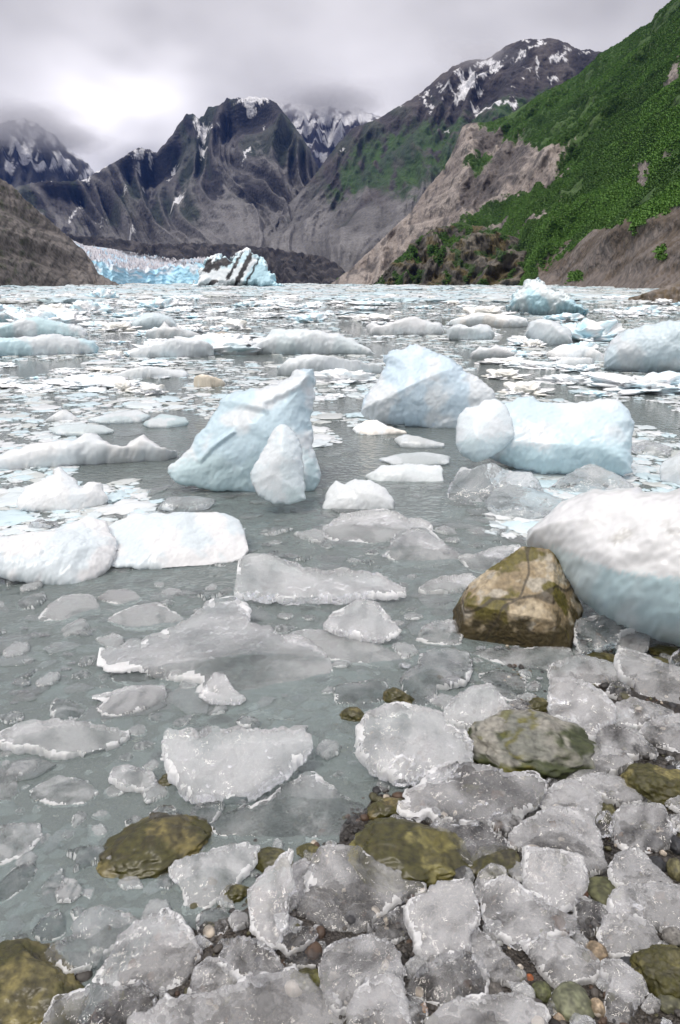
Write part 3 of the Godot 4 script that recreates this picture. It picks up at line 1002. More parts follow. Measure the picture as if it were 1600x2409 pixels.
func mist() -> void:
	# crop A x, y, spread x, y, count, distance, size in metres
	var r := RandomNumberGenerator.new()
	r.seed = 21
	var list := []
	for e in [[80, 575, 170, 35, 14, 4200, 620], [290, 640, 110, 40, 8, 4300, 420], [1500, 455, 190, 20, 18, 4450, 520], [2200, 262, 80, 14, 5, 2300, 200]]:
		for k in int(e[4]):
			list.append([e[0] + r.randfn() * e[2] * 0.55, e[1] + r.randfn() * e[3] * 0.55, e[5] + r.randf_range(-150, 150), e[6] * r.randf_range(0.6, 1.4), e[6] * r.randf_range(0.18, 0.34), e[6] * r.randf_range(0.4, 0.7)])
	for e in list:
		var d := ray(e[0] / 1.96, e[1] / 1.96).normalized()
		var v := FogVolume.new()
		v.name = numbered("cloud_wisp")
		v.shape = RenderingServer.FOG_VOLUME_SHAPE_ELLIPSOID
		v.size = Vector3(e[3], e[4], e[5])
		v.position = eye + d * e[2]
		v.rotation.z = r.randfn() * 0.25
		var m := FogMaterial.new()
		m.albedo = Color(0.98, 0.98, 1.0)
		m.density = 0.16 / e[5]
		v.material = m
		setting(v, "stuff")
		v.set_meta("label", "grey cloud wisp clinging to a mountain top")
		v.set_meta("category", "cloud")
		add_child(v)

# ------------------------------------------------------------------ glacier

func glacier() -> void:
	var crest := trace("A", [330, 1105, 390, 1132, 470, 1140, 560, 1155, 700, 1175, 830, 1195, 960, 1185, 1040, 1200, 1120, 1230])
	var lip := trace("A", [330, 1170, 430, 1197, 500, 1218, 600, 1245, 700, 1240, 800, 1225, 940, 1215, 1120, 1240])
	var white := lin(0.55, 0.55, 0.58)
	var blue := lin(0.38, 0.66, 0.82)
	var stripes := [trace("A", [520, 1140, 600, 1155, 700, 1182, 850, 1205, 960, 1212, 940, 1222, 800, 1208, 690, 1192, 560, 1160])]
	var nx := 260
	var face := 50
	var top := 60
	var verts := PackedVector3Array()
	var colors := PackedColorArray()
	var x0 := crest[0].x
	var x1 := crest[crest.size() - 1].x
	for j in face + top:
		for i in nx:
			var px := lerpf(x0, x1, float(i) / (nx - 1))
			var d := ray(px, along(lip, px))
			var level := Vector2(d.x, d.z).length()
			var dir := Vector3(d.x / level, 0, d.z / level)
			var near := 1180.0 + 60.0 * sin(px * 0.02) + 6.0 * noise.get_noise_2d(px * 0.045, 3.0)
			var h := EYE + d.y / level * near
			var az := px * 0.72
			var p: Vector3
			if j < face:
				var t := float(j) / (face - 1)
				var seracs := 2.2 * (1.0 - absf(noise.get_noise_2d(az * 0.05, t * 1.2)) * 2.0) + 1.2 * noise.get_noise_2d(az * 0.12, t * 5.0)
				p = dir * (near + t * 10.0 - seracs) + Vector3.UP * (-3.0 + t * (h + 3.0) * (1.0 + 0.10 * noise.get_noise_2d(az * 0.08, 7.0)))
				var c := blue.lerp(lin(0.48, 0.76, 0.90), smoothstep(-0.3, 0.3, fractal.get_noise_2d(az * 0.035, t * 2.5)))
				c = c.lerp(lin(0.66, 0.74, 0.80), smoothstep(0.0, 0.3, fractal.get_noise_2d(az * 0.03 + 9, t * 2.6 + 3) + (t - 0.72) * 0.9))
				colors.append(c)
			else:
				var t := float(j - face + 1) / top
				var d2 := ray(px, along(crest, px))
				var lv := Vector2(d2.x, d2.z).length()
				var dir2 := Vector3(d2.x / lv, 0, d2.z / lv)
				var far := near + 520.0
				var h2 := EYE + d2.y / lv * far
				p = dir.lerp(dir2, t) * lerpf(near + 10.0, far, t) + Vector3.UP * (lerpf(h, h2, t))
				var spike := absf(noise.get_noise_2d(p.x * 0.045, p.z * 0.045)) + 0.5 * absf(noise.get_noise_2d(p.x * 0.13, p.z * 0.13))
				p.y += (6.0 - 14.0 * spike) * smoothstep(1.0, 0.8, t)
				var s := seen_at(p)
				var c := white.lerp(lin(0.36, 0.36, 0.40), smoothstep(0.1, 0.6, spike)).lerp(lin(0.40, 0.62, 0.78), 0.7 * smoothstep(0.15, 0.35, fractal.get_noise_2d(p.x * 0.02, p.z * 0.02)))
				c = c.lerp(lin(0.05, 0.046, 0.048), in_any(ragged(s, 4), stripes, 2.0))
				colors.append(c)
			verts.append(p)
	var index := PackedInt32Array()
	for j in face + top - 1:
		for i in nx - 1:
			var a := j * nx + i
			index.append_array([a, a + nx, a + 1, a + 1, a + nx, a + nx + 1])
	var at := Vector3(verts[nx / 2].x, 0, verts[nx / 2].z)
	for k in verts.size():
		verts[k] -= at
	setting(place("glacier", build(verts, colors, [index]), [M.glacier], at))

# ------------------------------------------------------------------ drifting ice in the distance

func far_ice() -> void:
	var shapes := []
	var white := lin(0.83, 0.85, 0.87)
	for k in 10:
		var tall: float = [0.22, 0.3, 0.2, 0.45, 0.26, 0.35, 0.18, 0.55, 0.24, 0.3][k]
		var blue: Color = [lin(0.66, 0.80, 0.86), lin(0.74, 0.82, 0.86), lin(0.58, 0.79, 0.88), lin(0.72, 0.72, 0.68), lin(0.76, 0.83, 0.86)][k % 5]
		var paint := func(p: Vector3, _d: Vector3) -> Color:
			return white.lerp(blue, smoothstep(-0.1, 0.2, fractal.get_noise_3dv(p * 1.4 + Vector3(k * 9, 0, 0))))
		shapes.append(lump(4, Vector3(1.0, tall, 0.62), 400 + k, {"cuts": 12, "near": 0.5, "bumps": 0.5, "fine": 0.13, "soft": 0.05, "paint": paint}))
	var spots := []
	var r := RandomNumberGenerator.new()
	r.seed = 5
	# floes that can be told apart: 7 to 90 m out
	var tries := 0
	while spots.size() < 290 and tries < 9000:
		tries += 1
		var py := HORIZON + 20.0 + pow(r.randf(), 1.35) * 250.0
		var px := r.randf_range(-60, 1660)
		var p := hit(px, py, 0)
		var dist := p.length()
		if dist > 95:
			continue
		var s := clampf(exp(r.randfn(-0.75, 0.5)), 0.16, 1.3) * (0.45 + dist / 45.0)
		s = minf(s, 1.7)
		var clash := false
		for q in spots:
			if Vector2(q[0].x - p.x, (q[0].z - p.z) * 1.4).length() < (q[1] + s) * 0.72:
				clash = true
				break
		if clash:
			continue
		for z in keep_clear:
			if Rect2(z.position - Vector2(10, 0), z.size + Vector2(20, 10)).has_point(Vector2(px, py)):
				clash = true
		if clash:
			continue
		spots.append([p, s])
	for q in spots:
		var k := r.randi() % shapes.size()
		var o := place("ice_floe", shapes[k], [M.drift], q[0] + Vector3(0, 0.01, 0))
		o.rotation.y = r.randf_range(-0.5, 0.5) + (PI if r.randf() < 0.5 else 0.0)
		o.scale = Vector3(q[1], q[1] * r.randf_range(0.45, 0.85), q[1] * r.randf_range(0.8, 1.2))
		tag(o, ["pale blue-white drift floe among the crowded pack ice beyond the bergs", "low flat white floe drifting in the pack ice beyond the bergs", "blue-tinged drift floe floating in the crowded pack ice", "greyish lumpy floe standing higher in the drifting pack ice", "white rounded floe lying low in the drifting pack ice"][k % 5], "ice floe", ["pale floes in the pack ice", "flat white floes in the pack ice", "blue floes in the pack ice", "grey lumpy floes in the pack ice", "rounded floes in the pack ice"][k % 5])
	# the rest of the pack reads as one mass
	var mats := [lin(0.86, 0.90, 0.92), lin(0.70, 0.86, 0.92), lin(0.80, 0.89, 0.92), lin(0.68, 0.72, 0.71)]
	var paint2 := func(_p: Vector3, _d: Vector3) -> Color: return Color(1, 1, 1)
	for g in 3:
		var where: Array[Transform3D] = []
		var tint: Array[Color] = []
		var mesh := lump(2, Vector3(1.0, [0.25, 0.18, 0.4][g], 0.7), 700 + g, {"cuts": 6, "near": 0.6, "soft": 0.25, "bumps": 0.5, "fine": 0.1, "paint": paint2})
		mesh.surface_set_material(0, M.milky)
		for k in [9000, 9000, 3000][g]:
			# even over the picture's band of water, larger farther out
			var dist := 60.0 * pow(18.0, r.randf())
			var az := r.randf_range(-0.56, 0.56)
			var p := Vector3(sin(az), 0, -cos(az)) * dist
			if fractal.get_noise_2d(p.x * 0.02, p.z * 0.008) < -0.22:
				continue
			var s := clampf(exp(r.randfn(0.0, 0.5)), 0.3, 2.5) * (0.5 + dist / 220.0)
			where.append(Transform3D(Basis(Vector3.UP, r.randf() * TAU).scaled_local(Vector3(s, s * 0.5, s)), p))
			tint.append(mats[r.randi() % 4] if r.randf() > 0.3 else mats[1])
		# brash between the nearer floes
		for k in [12000, 12000, 2500][g]:
			var dist := 4.0 * pow(17.0, r.randf())
			var az := r.randf_range(-0.56, 0.56)
			var p := Vector3(sin(az), 0, -cos(az)) * dist
			if fractal.get_noise_2d(p.x * 0.35, p.z * 0.2) < -0.08 + 0.15 * smoothstep(14.0, 5.0, dist):
				continue
			var s := clampf(exp(r.randfn(-2.9, 0.6)), 0.012, 0.3) * (0.55 + dist / 28.0)
			where.append(Transform3D(Basis(Vector3.UP, r.randf() * TAU).scaled_local(Vector3(s, s * 0.5, s)), p - Vector3(0, 0.02 * s, 0)))
			tint.append(mats[r.randi() % 4])
		var mm := MultiMesh.new()
		mm.transform_format = MultiMesh.TRANSFORM_3D
		mm.use_colors = true
		mm.instance_count = where.size()
		mm.mesh = mesh
		for k in where.size():
			mm.set_instance_transform(k, where[k])
			mm.set_instance_color(k, tint[k])
		var o := MultiMeshInstance3D.new()
		o.name = numbered("brash_ice")
		o.multimesh = mm
		o.set_meta("kind", "stuff")
		tag(o, "loose white and blue brash ice spread over the inlet", "brash ice")
		add_child(o)

var keep_clear: Array = [Rect2(390, 850, 370, 340), Rect2(840, 800, 330, 220), Rect2(1070, 930, 420, 200), Rect2(1410, 750, 200, 140), Rect2(1180, 655, 210, 90), Rect2(0, 780, 240, 70), Rect2(580, 770, 310, 80)]

# ------------------------------------------------------------------ bergs

func bergs() -> void:
	var white := lin(0.83, 0.88, 0.91)
	var pale := lin(0.66, 0.82, 0.90)
	var blue := lin(0.58, 0.79, 0.88)
	# striped berg far out
	var stripe := lin(0.035, 0.034, 0.036)
	var dirty := [trace("A", [932, 1252, 955, 1196, 985, 1187, 975, 1215, 1000, 1200, 1020, 1187, 1055, 1193, 1073, 1212, 1048, 1232, 1020, 1225, 1010, 1250, 985, 1240, 960, 1262]), trace("A", [1112, 1162, 1128, 1152, 1062, 1285, 1036, 1290]), trace("A", [1150, 1158, 1170, 1170, 1096, 1322, 1068, 1326]), trace("A", [1192, 1188, 1200, 1195, 1132, 1322, 1122, 1322]), trace("A", [930, 1335, 980, 1290, 1010, 1295, 970, 1330])]
	piece("iceberg", "large white iceberg with dark slanting dirt bands before the glacier", "iceberg", trace("A", [885, 1334, 905, 1300, 930, 1250, 950, 1205, 960, 1192, 1000, 1183, 1050, 1190, 1075, 1207, 1100, 1170, 1125, 1150, 1140, 1147, 1165, 1167, 1220, 1210, 1245, 1240, 1265, 1275, 1290, 1308, 1315, 1336, 1150, 1338, 1000, 1338]),
		{"tilt": 80, "front": 9.0, "back": 9.0, "afloat": true, "lift": -1.0, "rough": 0.10, "facets": 7, "rim": 0.4, "fine": 1.3, "ragged": 0.3, "mat": "drift", "color": white, "color2": lin(0.6, 0.8, 0.88), "bias": -0.1, "patches": [[[trace("A", [1190, 1195, 1250, 1245, 1320, 1345, 1130, 1345, 1120, 1295])], lin(0.55, 0.80, 0.90), 4.0], [dirty, stripe, 1.5]]})
	# blue berg
	piece("iceberg", "wedge-shaped turquoise-blue iceberg standing out in the pack ice", "iceberg", trace("D", [768, 172, 800, 112, 833, 78, 843, 42, 868, 32, 920, 44, 970, 74, 1040, 110, 1100, 150, 1148, 186, 1080, 203, 960, 198, 850, 192]),
		{"tilt": 75, "front": 1.1, "back": 1.0, "afloat": true, "lift": -0.05, "rough": 0.10, "facets": 3, "rim": 0.8, "fine": 2.0, "mat": "milky", "color": lin(0.62, 0.88, 0.97), "color2": lin(0.86, 0.94, 0.96), "bias": -0.02})
	# pointed berg
	piece("iceberg", "tall white iceberg with a leaning horn-shaped peak", "iceberg", trace("C", [772, 925, 790, 888, 840, 848, 880, 808, 900, 768, 940, 718, 980, 668, 1010, 620, 1013, 600, 1050, 574, 1090, 550, 1150, 540, 1230, 530, 1290, 514, 1330, 488, 1360, 455, 1390, 440, 1450, 440, 1456, 500, 1450, 600, 1432, 680, 1440, 770, 1452, 830, 1476, 920, 1482, 960, 1440, 1012, 1380, 1025, 1250, 1020, 1100, 1015, 1000, 1015, 900, 995, 800, 965]),
		{"tilt": 72, "front": 0.26, "back": 0.32, "afloat": true, "lift": -0.02, "rough": 0.10, "facets": 5, "rim": 0.9, "fine": 2.6, "jag": 0.012, "mat": "milky", "color": white, "color2": pale, "bias": -0.05, "seed": 31,
		"ridges": [[trace("C", [1010, 610, 1060, 640, 1150, 670, 1240, 690, 1240, 640, 1330, 600, 1450, 520, 1450, 440, 1360, 455, 1290, 515, 1090, 550]), 0.06], [trace("C", [900, 870, 960, 800, 1080, 735, 1100, 760, 1000, 830, 930, 900]), 0.035]],
		"patches": [[[trace("C", [760, 930, 850, 860, 940, 850, 1000, 830, 1100, 900, 1170, 850, 1150, 1040, 780, 1000]), trace("C", [1400, 820, 1460, 860, 1500, 1000, 1400, 1040])], lin(0.66, 0.82, 0.86), 16.0]]})
	piece("ice_block", "rounded upright ice block leaning against the horn-shaped berg", "ice block", trace("C", [1153, 928, 1180, 880, 1230, 790, 1260, 730, 1295, 697, 1340, 718, 1380, 768, 1397, 830, 1402, 950, 1412, 1052, 1340, 1070, 1260, 1067, 1190, 1032, 1163, 980]),
		{"tilt": 66, "front": 0.14, "back": 0.12, "afloat": true, "anchor": 640 + 1130 / 1.96, "lift": 0.0, "rough": 0.10, "facets": 4, "rim": 0.9, "fine": 2.6, "jag": 0.01, "mat": "milky", "color": white, "color2": lin(0.78, 0.87, 0.91), "seed": 12,
		"patches": [[[trace("C", [1320, 1000, 1400, 990, 1420, 1060, 1330, 1080])], lin(0.7, 0.82, 0.85), 8.0]]})
	# round-shouldered berg
	piece("iceberg", "broad humped white iceberg behind the two-lobed berg", "iceberg", trace("D", [93, 655, 115, 580, 180, 500, 205, 440, 200, 385, 240, 360, 300, 350, 320, 335, 390, 345, 440, 375, 500, 390, 545, 420, 570, 455, 640, 490, 700, 540, 722, 585, 700, 650, 620, 700, 540, 722, 420, 728, 300, 712, 180, 696]),
		{"tilt": 72, "front": 0.35, "back": 0.4, "afloat": true, "lift": -0.03, "rough": 0.10, "facets": 4, "rim": 0.9, "fine": 2.6, "jag": 0.014, "mat": "milky", "color": white, "color2": lin(0.68, 0.82, 0.92), "bias": 0.05, "seed": 44})
	piece("iceberg", "long two-humped white iceberg with a pale blue glazed front", "iceberg", trace("D", [700, 640, 760, 610, 830, 576, 870, 571, 930, 595, 1000, 604, 1050, 600, 1080, 612, 1150, 595, 1280, 579, 1300, 600, 1335, 640, 1357, 700, 1340, 770, 1345, 860, 1352, 922, 1300, 942, 1180, 932, 1080, 934, 940, 940, 830, 908, 740, 885, 680, 860, 660, 740]),
		{"tilt": 70, "front": 0.28, "back": 0.3, "afloat": true, "lift": -0.015, "rough": 0.10, "facets": 3, "rim": 0.8, "fine": 2.6, "jag": 0.012, "mat": "milky", "color": white, "color2": lin(0.70, 0.84, 0.91), "seed": 21,
		"patches": [[[trace("D", [680, 900, 760, 830, 820, 790, 900, 800, 960, 830, 1000, 790, 1150, 760, 1260, 790, 1340, 770, 1370, 960, 700, 960])], lin(0.62, 0.80, 0.87), 14.0]]})
	piece("ice_block", "rounded white ice block pressed against the two-humped berg", "ice block", trace("D", [533, 725, 545, 660, 580, 625, 640, 615, 660, 590, 720, 584, 765, 612, 792, 680, 806, 760, 760, 812, 690, 857, 630, 880, 570, 852, 535, 803]),
		{"tilt": 66, "front": 0.16, "back": 0.12, "afloat": true, "anchor": 640 + 960 / 1.96, "lift": 0.0, "rough": 0.10, "facets": 4, "rim": 0.9, "fine": 2.6, "jag": 0.01, "mat": "milky", "color": white, "color2": lin(0.80, 0.88, 0.92), "seed": 9,
		"patches": [[[trace("D", [530, 790, 600, 760, 700, 770, 810, 740, 760, 840, 630, 900, 560, 860])], lin(0.72, 0.85, 0.90), 12.0]]})
	piece("iceberg", "rounded pale blue iceberg with a white crest near the skerry", "iceberg", trace("D", [1212, 442, 1225, 370, 1260, 310, 1320, 270, 1400, 255, 1450, 254, 1510, 234, 1568, 240, 1660, 250, 1760, 300, 1780, 460, 1640, 472, 1500, 466, 1440, 464, 1350, 460, 1260, 458]),
		{"tilt": 72, "front": 0.8, "back": 0.8, "afloat": true, "lift": -0.03, "rough": 0.10, "facets": 6, "rim": 0.8, "fine": 2.6, "jag": 0.012, "mat": "milky", "color": lin(0.74, 0.86, 0.92), "color2": white, "bias": 0.08, "seed": 19})
	# stranded berg at the right
	piece("iceberg", "big stranded iceberg with a grainy white top behind the boulder", "iceberg", trace("F", [862, 165, 870, 105, 910, 72, 1000, 2, 1100, -58, 1190, -78, 1320, -78, 1385, -90, 1405, -50, 1500, -55, 1600, -85, 1800, -60, 2000, 100, 2000, 640, 1750, 660, 1600, 622, 1450, 596, 1350, 566, 1220, 500, 1100, 400, 1000, 260, 930, 210]),
		{"tilt": 58, "front": 0.42, "back": 0.4, "afloat": true, "lift": 0.0, "rough": 0.10, "facets": 2, "rim": 0.75, "fine": 3.4, "jag": 0.008, "mat": "milky", "color": lin(0.60, 0.79, 0.84), "color2": lin(0.72, 0.85, 0.88), "seed": 6,
		"patches": [[[trace("F", [820, 180, 880, 30, 1200, -140, 1800, -140, 2050, 100, 2050, 330, 1568, 315, 1400, 300, 1280, 285, 1200, 255, 1100, 215, 1000, 170, 930, 175])], lin(0.86, 0.87, 0.88), 9.0], [[trace("F", [1240, 130, 1300, 100, 1360, 90, 1350, 130, 1270, 150]), trace("F", [1480, 60, 1540, 55, 1530, 75]), trace("F", [1500, 100, 1568, 100, 1530, 115])], lin(0.62, 0.62, 0.60), 9.0]]})
	# floes that stand out
	var list := [
		["ice_floe", "long turquoise-white floe riding high at the left edge", "C", 55, 0.35, 0.4, "milky", 0.68, 0.88, 0.95, [-90, 320, 0, 310, 60, 315, 150, 310, 250, 300, 330, 310, 440, 325, 457, 352, 430, 382, 300, 393, 150, 397, 0, 388, -90, 380]],
		["ice_floe", "low white floe with a flat blue side, behind the turquoise one", "C", 55, 0.4, 0.4, "milky", 0.66, 0.85, 0.9, [-80, 280, 0, 262, 60, 240, 100, 225, 180, 215, 300, 240, 380, 255, 406, 287, 390, 306, 200, 308, 0, 306, -80, 300]],
		["ice_block", "small blue ice block at the left edge beyond the floes", "C", 70, 0.5, 0.5, "milky", 0.66, 0.86, 0.92, [-60, 215, 0, 188, 30, 184, 56, 215, 50, 242, 0, 252, -60, 245]],
		["ice_floe", "broad white floe with a ragged crest beyond the horned berg", "C", 55, 0.5, 0.5, "milky", 0.78, 0.87, 0.9, [1153, 352, 1220, 310, 1250, 272, 1330, 280, 1400, 284, 1480, 290, 1568, 298, 1640, 320, 1700, 355, 1732, 385, 1650, 392, 1400, 388, 1250, 382, 1170, 372]],
		["ice_floe", "white floe with two low peaks out past the humped berg", "D", 55, 0.5, 0.5, "milky", 0.85, 0.87, 0.89, [118, 255, 150, 238, 185, 256, 270, 235, 340, 219, 400, 233, 470, 244, 482, 282, 400, 302, 250, 302, 140, 297]],
		["ice_block", "pair of rounded white ice lumps joined at the waterline", "D", 60, 0.5, 0.5, "milky", 0.8, 0.87, 0.9, [493, 275, 520, 256, 560, 254, 600, 271, 640, 245, 690, 248, 717, 287, 690, 318, 620, 328, 560, 320, 500, 308]],
		["ice_block", "blocky white ice lump with a small knob at its foot", "D", 60, 0.5, 0.5, "milky", 0.8, 0.87, 0.9, [853, 292, 870, 240, 920, 224, 980, 234, 1020, 250, 1067, 268, 1072, 333, 1020, 348, 960, 348, 900, 322]],
		["ice_floe", "tooth-edged small white floe past the two-humped berg", "D", 55, 0.3, 0.3, "milky", 0.85, 0.87, 0.89, [598, 385, 640, 352, 690, 366, 715, 345, 760, 374, 808, 392, 790, 412, 680, 413, 610, 402]],
		["ice_floe", "grainy white floe with ragged rim short of the blue berg", "D", 40, 0.3, 0.3, "drift", 0.82, 0.83, 0.83, [945, 378, 1020, 348, 1100, 368, 1160, 373, 1218, 390, 1210, 412, 1100, 418, 990, 408]],
		["ice_floe", "thin straight white floe like a bar on the water", "D", 30, 0.2, 0.2, "milky", 0.82, 0.86, 0.88, [925, 432, 1050, 417, 1172, 425, 1167, 447, 1050, 453, 950, 450]],
		["ice_floe", "dirty-tinged long white floe just short of the blue berg", "D", 45, 0.4, 0.4, "drift", 0.8, 0.79, 0.76, [500, 235, 560, 215, 640, 200, 720, 215, 800, 212, 860, 222, 870, 245, 760, 262, 640, 240, 540, 252]],
		["ice_floe", "row of joined white ice knobs ending in a round one", "C", 45, 0.2, 0.2, "milky", 0.86, 0.88, 0.89, [-60, 860, 0, 848, 60, 823, 100, 834, 110, 803, 180, 799, 290, 793, 345, 798, 380, 768, 440, 763, 487, 800, 520, 820, 580, 833, 600, 808, 660, 780, 720, 808, 740, 840, 822, 845, 770, 882, 700, 893, 600, 883, 480, 890, 350, 893, 240, 908, 100, 913, 0, 918, -60, 915]],
		["ice_block", "knobbly white ice lump with an upright tip ringed by slush", "C", 48, 0.1, 0.12, "milky", 0.86, 0.88, 0.89, [72, 1072, 100, 1020, 130, 985, 180, 965, 245, 940, 238, 915, 275, 899, 312, 930, 350, 960, 375, 1000, 400, 973, 470, 969, 480, 1010, 502, 1050, 440, 1092, 320, 1128, 200, 1108, 100, 1103]],
		["ice_floe", "straight-edged white floe, bar-shaped, beyond the slushy lump", "C", 30, 0.2, 0.2, "milky", 0.83, 0.87, 0.89, [516, 496, 560, 474, 700, 464, 860, 459, 872, 480, 840, 497, 700, 503, 550, 504]],
		["ice_floe", "smooth white floe partly hidden behind the horned peak", "C", 40, 0.4, 0.4, "milky", 0.82, 0.87, 0.9, [1272, 472, 1310, 434, 1380, 418, 1460, 428, 1540, 443, 1690, 448, 1780, 455, 1700, 470, 1560, 482, 1460, 492, 1350, 492]],
		["ice_floe", "low white floe with a small hump, left of the horned berg", "C", 35, 0.1, 0.1, "milky", 0.84, 0.87, 0.88, [205, 692, 270, 650, 310, 641, 372, 682, 360, 697, 260, 702]],
		["ice_floe", "lumpy white floe heap with a peaked middle", "C", 45, 0.4, 0.4, "milky", 0.84, 0.86, 0.87, [665, 288, 740, 275, 760, 238, 790, 280, 850, 279, 920, 290, 948, 306, 900, 322, 800, 320, 690, 307]],
		["ice_floe", "blue-shadowed white floe with a knob at one end", "C", 45, 0.4, 0.4, "milky", 0.74, 0.85, 0.9, [596, 243, 660, 198, 740, 203, 800, 218, 823, 262, 740, 268, 620, 263]],
		["ice_floe", "wide low white floe with a softly rounded back", "C", 40, 0.4, 0.4, "milky", 0.82, 0.87, 0.9, [585, 383, 650, 358, 800, 343, 950, 348, 988, 375, 970, 392, 800, 408, 640, 398]],
		["ice_floe", "small rounded white floe beside the dirty one", "C", 45, 0.3, 0.3, "milky", 0.84, 0.87, 0.88, [985, 372, 1060, 343, 1130, 337, 1188, 377, 1170, 393, 1060, 393]],
		["ice_floe", "gravel-smeared dirty floe among the white ones", "C", 30, 0.2, 0.2, "drift", 0.36, 0.33, 0.29, [938, 312, 1000, 289, 1060, 292, 1105, 312, 1080, 332, 980, 327]],
		["ice_floe", "tan-stained low floe beyond the horned berg", "C", 25, 0.15, 0.15, "drift", 0.66, 0.60, 0.50, [887, 517, 960, 499, 1043, 512, 1020, 527, 930, 530]],
		["ice_floe", "low glazed grey-blue floe, awash, beside the horned berg", "C", 15, 0.05, 0.08, "glazed", 0.7, 0.8, 0.83, [396, 682, 520, 655, 640, 643, 703, 667, 640, 692, 480, 698]],
		["ice_floe", "awash bluish floe lying close against the horned berg", "C", 15, 0.05, 0.08, "glazed", 0.66, 0.79, 0.82, [655, 702, 740, 660, 860, 673, 873, 696, 780, 717, 690, 717]],
		["ice_floe", "long awash floe with a pale back past the knob row", "C", 12, 0.05, 0.06, "glazed", 0.72, 0.8, 0.82, [215, 722, 330, 704, 480, 714, 533, 736, 400, 757, 260, 747]],
		["ice_slab", "flat rough-topped white slab drifting short of the horned berg", "C", 15, 0.05, 0.06, "frost", 0.8, 0.84, 0.86, [720, 1092, 780, 1050, 900, 1043, 1003, 1055, 960, 1087, 850, 1108]],
		["ice_block", "grey ice slab set on edge at the right edge", "D", 55, 0.1, 0.12, "glazed", 0.74, 0.78, 0.8, [1472, 905, 1490, 873, 1568, 833, 1680, 830, 1680, 1010, 1530, 993, 1478, 963]],
		["ice_block", "rounded white ice lump with a pointed shard before it", "D", 48, 0.1, 0.12, "milky", 0.82, 0.86, 0.88, [-88, 1105, -60, 1010, -20, 958, 20, 985, 60, 958, 140, 963, 210, 998, 252, 1060, 247, 1108, 120, 1120, 0, 1115]],
		["ice_slab", "flat-topped white slab with a cut end before the humped berg", "D", 32, 0.08, 0.1, "milky", 0.8, 0.86, 0.88, [112, 948, 190, 894, 320, 889, 400, 893, 472, 891, 479, 972, 430, 983, 300, 983, 180, 988]],
		["ice_slab", "wide frosted slab with a stepped top below the two-humped berg", "D", 38, 0.09, 0.1, "frost", 0.8, 0.83, 0.85, [487, 1022, 510, 970, 560, 898, 600, 908, 640, 893, 700, 883, 790, 924, 880, 923, 920, 970, 947, 1012, 900, 1042, 700, 1078, 600, 1088, 500, 1063]],
		["ice_slab", "dark grey clear slab sloping into the water", "D", 28, 0.06, 0.06, "frost", 0.66, 0.7, 0.71, [662, 1078, 700, 1010, 780, 978, 870, 998, 960, 1030, 1072, 1070, 1000, 1112, 860, 1148, 740, 1143]],
		["ice_slab", "pale grey tent-shaped slab with a white rim at one end", "D", 30, 0.08, 0.08, "frost", 0.76, 0.78, 0.79, [942, 1012, 980, 980, 1060, 928, 1150, 888, 1230, 918, 1290, 948, 1358, 985, 1350, 1012, 1200, 1022, 1100, 1053, 1000, 1043]],
		["ice_floe", "small dirty-white lump with a round top by the humped berg", "D", 35, 0.06, 0.08, "drift", 0.78, 0.75, 0.70, [55, 725, 110, 690, 170, 683, 212, 710, 300, 735, 312, 747, 220, 752, 150, 768, 80, 748]],
		["ice_floe", "thin low floe with a rounded back by the flat-topped slab", "D", 20, 0.05, 0.05, "glazed", 0.76, 0.8, 0.81, [247, 772, 300, 750, 380, 774, 483, 790, 480, 803, 380, 811, 280, 803]],
		["ice_floe", "grey floe awash behind the flat-topped slab", "D", 12, 0.03, 0.06, "glazed", 0.68, 0.74, 0.76, [175, 862, 280, 838, 400, 833, 513, 855, 500, 883, 400, 893, 250, 888]],
		["ice_floe", "thin rough floe beside the end of the two-humped berg", "D", 15, 0.04, 0.05, "frost", 0.76, 0.79, 0.8, [1327, 793, 1420, 778, 1533, 815, 1520, 843, 1420, 848, 1340, 833]],
	]
	var k := 0
	for e in list:
		k += 1
		var flat: float = e[3]
		piece(e[0], e[1], "ice", trace(e[2], e[10]), {"tilt": flat, "front": e[4], "back": e[5], "afloat": true, "lift": 0.005 if flat < 30 else -0.03 - 0.06 * e[4], "mat": e[6], "color": white if e[7] > 0.6 and e[6] != "frost" else Color(e[7], e[8], e[9]), "color2": Color(e[7], e[8], e[9]), "rough": 0.22 if flat < 30 else 0.12, "rim": 0.7 if flat < 30 else 0.95, "jag": 0.012, "fine": 2.4, "facets": 6, "bias": 0.1, "seed": 100 + k, "frost": 0.8 if e[6] == "frost" else 3.0})

# ------------------------------------------------------------------ stones

